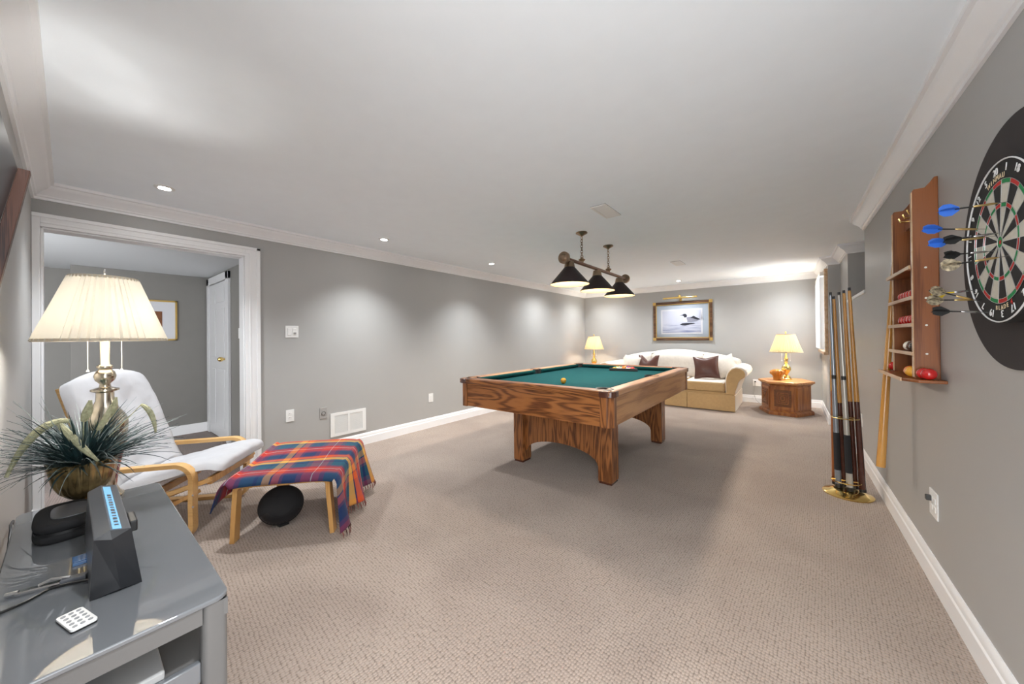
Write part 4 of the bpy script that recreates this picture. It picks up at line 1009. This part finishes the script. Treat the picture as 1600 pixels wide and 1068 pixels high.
for (x, y) in ((-.02, -.045), (.02, .045)):
    MB().ell((x, y, .655), (.026, .026, .036)).build('bulb', M['bulb'], t, smooth=True)
    lamp('POINT', (x, y, .655), 6.0, (1, .98, .95), .03, t)

# ornamental grass in a fluted vase
VX, VY = -1.955, .030
t = thing('grass_arrangement', 'blue-green ornamental grass with pale foxtails in a fluted gilt vase', 'plant', (VX, VY, DH))
def fl4(tt, v): return 1+(.05*abs(math.sin(tt*9))-.02 if v > .35 else 0)
MB().lathe([(0, 0), (.042, 0), (.044, .006), (.030, .016), (.020, .034), (.019, .042), (.025, .046), (.025, .050), (.020, .053), (.034, .062), (.055, .085), (.068, .115), (.074, .15), (.079, .182), (.081, .188), (.077, .188), (.072, .165)], n=108, flute=fl4, cap0=False, cap1=False).build('vase', M['vase'], t, smooth=True, angle=50)
MB().lathe([(0, .172), (.072, .165)], n=24, cap0=False, cap1=False).build('moss', M['soil'], t)
rnd = random.Random(3)
def blades(n, nm, mt_, Lr, wid, zr):
    b = MB()
    for i in range(n):
        az = rnd.random()*2*PI; L = Lr[0]+rnd.random()*(Lr[1]-Lr[0]); el = zr[0]+rnd.random()*(zr[1]-zr[0]); curl = rnd.random()*1.3
        d = Vector((math.cos(az), math.sin(az), 0)); s = Vector((-d.y, d.x, 0)); p = d*rnd.random()*.05+ZZ*.165; vs = []; K = 6
        tw = (rnd.random()-.5)*.6
        for k in range(K+1):
            w_ = wid*(1-(k/K)**1.5)*(.7+.6*rnd.random() if k == 0 else 1)
            e = el-curl*(k/K)
            vs += [p-s*w_+d*0, p+s*w_+ZZ*.0006]
            p = p+(d*math.cos(e)+ZZ*math.sin(e)+s*tw*(k/K))*(L/K)
            if p.y+VY < -.142: p.y = -.142-VY
        b.add(vs, [(2*k, 2*k+1, 2*k+3, 2*k+2) for k in range(K)])
    return stuff(b.build(nm, mt_, t, solid=.0006))
blades(330, 'grass_blades', M['blade'], (.13, .25), .0050, (.2, 1.5))
blades(130, 'pale_blades', M['blade_pale'], (.15, .28), .0022, (.15, 1.45))
def foxtail(path, r):
    K = 14; P = [Vector(p) for p in path]; pts = []
    for i in range(K+1):
        u = i/K; a = P[0].lerp(P[1], u); c = P[1].lerp(P[2], u); pts.append(a.lerp(c, u))
    rs = [r*(.35+.65*math.sin(PI*min(1, .12+.9*i/K))) for i in range(K+1)]
    MB().tube(pts, rs, 8).build('seed_head', M['seed'], t, smooth=True)
    MB().tube([(0, 0, .17), pts[0]*.6+Vector((0, 0, .07)), pts[0]], .0015, 5).build('stem', M['seed'], t)
foxtail([(.02, -.03, .33), (.05, -.10, .36), (.08, -.15, .19)], .012)
foxtail([(.07, -.05, .33), (.10, -.02, .27), (.13, .03, .20)], .011)
foxtail([(.06, .0, .33), (.07, .01, .36), (.07, .015, .40)], .012)
foxtail([(.03, .06, .33), (.05, .07, .36), (.05, .075, .40)], .010)
foxtail([(.02, .14, .36), (.05, .17, .34), (.05, .175, .25)], .009)
foxtail([(.10, .03, .30), (.11, .05, .33), (.10, .06, .38)], .009)

# ------------------------------------------------------------------ bentwood armchair (local x forward, y to its left)
FA = math.atan2(.764, .645)
P0 = Vector((-2.83, .458))
LAT = Vector((-.764, .645)); FWD = Vector((.645, .764))
CW = .65
t = thing('armchair', 'bentwood birch armchair with white quilted cushion near the doorway', 'armchair', (*P0, 0), FA)
def bent(y0, y1, path, th, nm, mt, par=None):
    """flat strip of bent wood: path of (x,z) centre line"""
    P = [Vector((p[0], 0, p[1])) for p in path]; N = len(P); vs = []
    for i in range(N):
        d = (P[min(i+1, N-1)]-P[max(i-1, 0)]).normalized(); n = Vector((-d.z, 0, d.x))*th/2
        for y, s in ((y0, -1), (y1, -1), (y1, 1), (y0, 1)): vs.append(P[i]+n*s+Vector((0, y, 0)))
    fs = [(4*i+k, 4*i+(k+1) % 4, 4*(i+1)+(k+1) % 4, 4*(i+1)+k) for i in range(N-1) for k in range(4)]+[(0, 1, 2, 3), (4*N-1, 4*N-2, 4*N-3, 4*N-4)]
    return MB().add(vs, fs).build(nm, mt, par or t, smooth=True, angle=30, bevel=.003)
def arc(cx, cz, r, a0, a1, n=8): return [(cx+r*math.cos(math.radians(a0+(a1-a0)*i/n)), cz+r*math.sin(math.radians(a0+(a1-a0)*i/n))) for i in range(n+1)]
AH = .45
loop = [(-.58, AH-.012)] + [(-.10, AH-.002)] + arc(-.10, AH-.092, .09, 90, 0) + [(-.012, .20)] + [(-.010, .07)] + arc(-.07, .072, .06, 0, -90) + [(-.25, .012), (-.62, .014)]
for y in (0, CW-.05):
    bent(y, y+.05, loop, .024, 'arm_frame', M['birch'])
    for z in (.27, .20): MB().cyl((.001, y+.0, z), (.004, y+.0, z), .006, n=10).build('bolt', M['chrome'], t)
    bent(y+(.052 if y == 0 else -.032), y+(.082 if y == 0 else -.002), [(.06, .335), (-.15, .27), (-.36, .235), (-.44, .25), (-.50, .32), (-.58, .55), (-.70, .93)], .026, 'seat_rail', M['birch'])
    bent(y+(.05 if y == 0 else -.03), y+(.078 if y == 0 else -.002), [(.0, .27), (-.20, .17), (-.50, .06), (-.60, .03)], .022, 'brace', M['birch_z'])
for x, z in ((.05, .325), (-.30, .24), (-.60, .62), (-.695, .92)):
    MB().box(x-.012, x+.012, .07, CW-.07, z-.022, z+.022).build('cross_rail', M['birch_z'], t, bevel=.003)
# cushion
prof = [(.13, .385), (.05, .405), (-.08, .385), (-.22, .35), (-.34, .325), (-.41, .325), (-.465, .37), (-.52, .50), (-.58, .67), (-.64, .83), (-.69, .96), (-.71, 1.0)]
def smoothpath(p, n):
    q = []
    for i in range(n+1):
        u = i/n*(len(p)-1); k = min(int(u), len(p)-2); f = u-k
        a = Vector(p[max(k-1, 0)]); b_ = Vector(p[k]); c_ = Vector(p[k+1]); d_ = Vector(p[min(k+2, len(p)-1)])
        q.append(.5*((2*b_)+(-a+c_)*f+(2*a-5*b_+4*c_-d_)*f*f+(-a+3*b_-3*c_+d_)*f**3))
    return q
sp = smoothpath(prof, 90)
def cushion_mesh(i0, i1, nm, par=None):
    b = MB(); seg = sp[i0:i1+1]; N = len(seg)-1
    for sg in (1, -1):
        def fn(u, v):
            i = round(v*N); p = seg[i]; d = (seg[min(i+1, N)]-seg[max(i-1, 0)]).normalized(); n = Vector((d.y, -d.x))
            if n.dot(Vector((1, 1))) < 0: n = -n
            e = (max(0, 1-abs(2*u-1)**6)**.5)*(max(0, 1-abs(2*v-1)**10)**.5)
            th = (.052 if sg > 0 else .018)*e*(1+.10*math.sin(v*N*.37)*(1-abs(2*u-1)))
            hw = .28
            if nm == 'back_cushion':
                tt = max(0, (v-.74)/.26); hw = .285-.10*(1-math.sqrt(max(0, 1-tt*tt)))+.02*math.sin(v*PI)
                p = p-d*(.05*abs(2*u-1)**2.5*max(0, v-.5)*2)
            else:
                hw = .285-.03*max(0, 1-v/.12)**2
            w3 = Vector((p.x*9, (2*u-1)*3.2, p.y*9)); wr = mnoise.noise(w3)+.5*mnoise.noise(w3*2.3)
            th += .011*wr*e
            q = p+n*th*sg
            return (q.x, CW/2+(2*u-1)*hw, q.y)
        b.grid(fn, 30, N)
    return b.build(nm, M['cushion'], par or t, smooth=True, angle=75)
cushion_mesh(0, 42, 'seat_cushion'); cushion_mesh(41, 90, 'back_cushion')

# footstool (same heading as the chair)
A0 = Vector((-2.586, .594))
SL, SW, SH = .53, .66, .355
t = thing('footstool', 'bentwood birch footstool under a plaid blanket', 'footstool', (*A0, 0), FA)
for y in (0.0, SW-.06):
    dz = 0 if y == 0 else .03
    lp = [(-.004, 0), (.0, .10), (.012, SH-.06+dz)] + arc(.045, SH-.052+dz, .034, 180, 90, 5) + arc(SL-.045, SH-.052+dz, .034, 90, 0, 5) + [(SL-.012, SH-.06+dz), (SL+.004, .10), (SL+.012, 0)]
    bent(y, y+.06, lp, .026, 'leg_frame', M['birch_z'], t)
for x in (.06, SL/2, SL-.06):
    MB().add([(x-.03, .03, SH-.045), (x+.03, .03, SH-.045), (x+.03, SW-.03, SH-.015), (x-.03, SW-.03, SH-.015), (x-.03, .03, SH-.025), (x+.03, .03, SH-.025), (x+.03, SW-.03, SH+.005), (x-.03, SW-.03, SH+.005)], [(3,2,1,0),(4,5,6,7),(0,1,5,4),(1,2,6,5),(2,3,7,6),(3,0,4,7)]).build('cross_slat', M['birch'], t)

# plaid blanket
mt, nt, bs = newmat('plaid_wool'); Lk = nt.links.new
bs.inputs['Roughness'].default_value = .95; bs.inputs['Sheen Weight'].default_value = .08; bs.inputs['Specular IOR Level'].default_value = .1
uvn = nt.nodes.new('ShaderNodeUVMap'); sep = nt.nodes.new('ShaderNodeSeparateXYZ'); Lk(uvn.outputs[0], sep.inputs[0])
NAVY, TEAL, RED_, ORG, YEL, PUR, WHT = (.018, .035, .10), (.02, .085, .13), (.42, .035, .025), (.60, .10, .025), (.62, .34, .07), (.16, .035, .075), (.60, .58, .55)
seq = [(0, NAVY), (.16, PUR), (.22, RED_), (.34, WHT), (.355, RED_), (.44, PUR), (.50, TEAL), (.66, NAVY), (.70, TEAL), (.76, YEL), (.85, NAVY), (.87, ORG), (.96, PUR)]
def band(out, rep):
    m1 = nt.nodes.new('ShaderNodeMath'); m1.operation = 'MULTIPLY'; m1.inputs[1].default_value = rep; Lk(out, m1.inputs[0])
    m2 = nt.nodes.new('ShaderNodeMath'); m2.operation = 'FRACT'; Lk(m1.outputs[0], m2.inputs[0])
    r = nt.nodes.new('ShaderNodeValToRGB'); r.color_ramp.interpolation = 'CONSTANT'
    el = r.color_ramp.elements
    while len(el) < len(seq): el.new(.5)
    for i, (p, c) in enumerate(seq): el[i].position = p; el[i].color = (*c, 1)
    Lk(m2.outputs[0], r.inputs['Fac']); return r
ra_, rb_ = band(sep.outputs[0], 2.3), band(sep.outputs[1], 2.1)
mx = nt.nodes.new('ShaderNodeMix'); mx.data_type = 'RGBA'; mx.inputs[0].default_value = .70
Lk(ra_.outputs[0], mx.inputs[6]); Lk(rb_.outputs[0], mx.inputs[7]); Lk(mx.outputs[2], bs.inputs['Base Color'])
wn = nt.nodes.new('ShaderNodeTexNoise'); wn.inputs['Scale'].default_value = 350; bp = nt.nodes.new('ShaderNodeBump'); bp.inputs['Strength'].default_value = .3; bp.inputs['Distance'].default_value = .003
tcn = nt.nodes.new('ShaderNodeTexCoord'); Lk(tcn.outputs['Object'], wn.inputs['Vector']); Lk(wn.outputs['Fac'], bp.inputs['Height']); Lk(bp.outputs['Normal'], bs.inputs['Normal'])
t = thing('plaid_blanket', 'multicoloured fringed plaid wool blanket draped over the footstool', 'blanket', (*A0, 0), FA)
LA, LT, LB = .17, .58, .31     # drop at chair side, deck, drop at open side
TOT = LA+LT+LB
def drape(u, v):
    yy = -.025+v*(SW+.05)
    top = SH+.012+.05*v+.005*math.sin(v*9+u*4)
    s = u*TOT; edge = max(0, 1-v/.05) ; edge2 = max(0, (v-.94)/.06)
    if s < LA:
        d = (LA-s)*(1-.55*min(1, v*1.8)); x = -.018-.030*math.sin(min(1, d/.05)*PI/2)-.30*d*max(0, 1-2.2*v); z = top-max(0, d-.012); 
        x -= .012*math.sin(v*14)*min(1, d*8)
    elif s < LA+LT:
        x = -.018+(s-LA)/LT*(SL+.045); z = top-.012*((2*(s-LA)/LT-1)**6)
    else:
        d = (s-LA-LT); k = d/LB; x = SL+.030+.024*math.sin(min(1, d/.04)*PI/2)+.02*k+.05*k*v+.030*k*math.sin(v*15+.6)+.018*k*math.sin(v*31)
        z = top-d*(.99)+.02*k*math.sin(v*8)-.03*v*k
        yy += .03*k*math.sin(v*13)-.085*math.sqrt(k)*max(0, 1-2*v)
    z -= .030*edge**1.3*(1 if LA < s < LA+LT else .3) + .05*edge2**1.3
    return (x, yy, max(z, .02))
MB().grid(drape, 70, 48, True).build('cloth', mt, t, smooth=True, angle=180, solid=.006)
b = MB(); uvs = []
for i in range(60):
    v = (i+.5)/60; p = Vector(drape(1, v)); q = p+Vector((.01*rnd.random(), .012*(rnd.random()-.5), -.035-.02*rnd.random())); q.z = max(.006, q.z)
    b.tube([p, (p+q)/2+Vector((.004, 0, 0)), q], [.0028, .0034, .001], 5)
stuff(b.build('fringe', [mat('fringe_wool', (.16, .06, .05), .95, var=.9, vscale=22)], t))

# black round speaker under the footstool
c = Vector((-2.62, .86, .128))
t = thing('round_speaker', 'round black fabric speaker standing on the carpet under the footstool', 'speaker', (c.x, c.y, 0), 0)
view = Vector((-c.x, -c.y, 0)).normalized()
Rm = (Vector((view.x*.96, view.y*.96, .28)).to_track_quat('Z', 'Y')).to_matrix()
MB().ell((0, 0, .122), (.128, .120, .082), 36, 20, Rm).build('body', M['fabric_black'], t, smooth=True, angle=180)
b = MB()
def bandf(u, v):
    a = PI*(1.12+.76*u); r0 = .60+.405*v
    p = Vector((.128*r0*math.cos(a), .120*r0*math.sin(a)*(.86+.14*v), 0)); q = 1-(p.x/.128)**2-(p.y/.120)**2
    p.z = .0835*math.sqrt(max(0, q))
    return Rm @ p+Vector((0, 0, .1225))
b.grid(bandf, 24, 6).build('lower_band', M['satin_black'], t, smooth=True, angle=180)
MB().box(-.05, .05, -.03, .03, 0, .012).build('foot', M['black'], t, bevel=.004)

# wall-mounted television seen edge-on beside the camera
t = thing('wall_television', 'tilted wall television with dark wood-grain end panel at the left edge', 'television', (-1.0, YN, 1.45))
O = (-1.0, YN, 1.45)
X_ = -1.4
MB(O).prism([(-.073, 1.606), (-.0555, 1.605), (-.104, 1.29), (-.128, 1.29)], lambda a, c: (X_, a, c), (-.03, 0, 0)).build('end_panel', M['rosewood'], t, bevel=.001)
MB(O).prism([(-.145, 1.60), (-.0735, 1.604), (-.1285, 1.292), (-.145, 1.29)], lambda a, c: (X_, a, c), (.62, 0, 0)).build('screen_body', M['tvglass'], t)
MB(O).box(-1.38, -.80, -.149, -.078, 1.603, 1.612).build('top_bezel', M['black'], t)
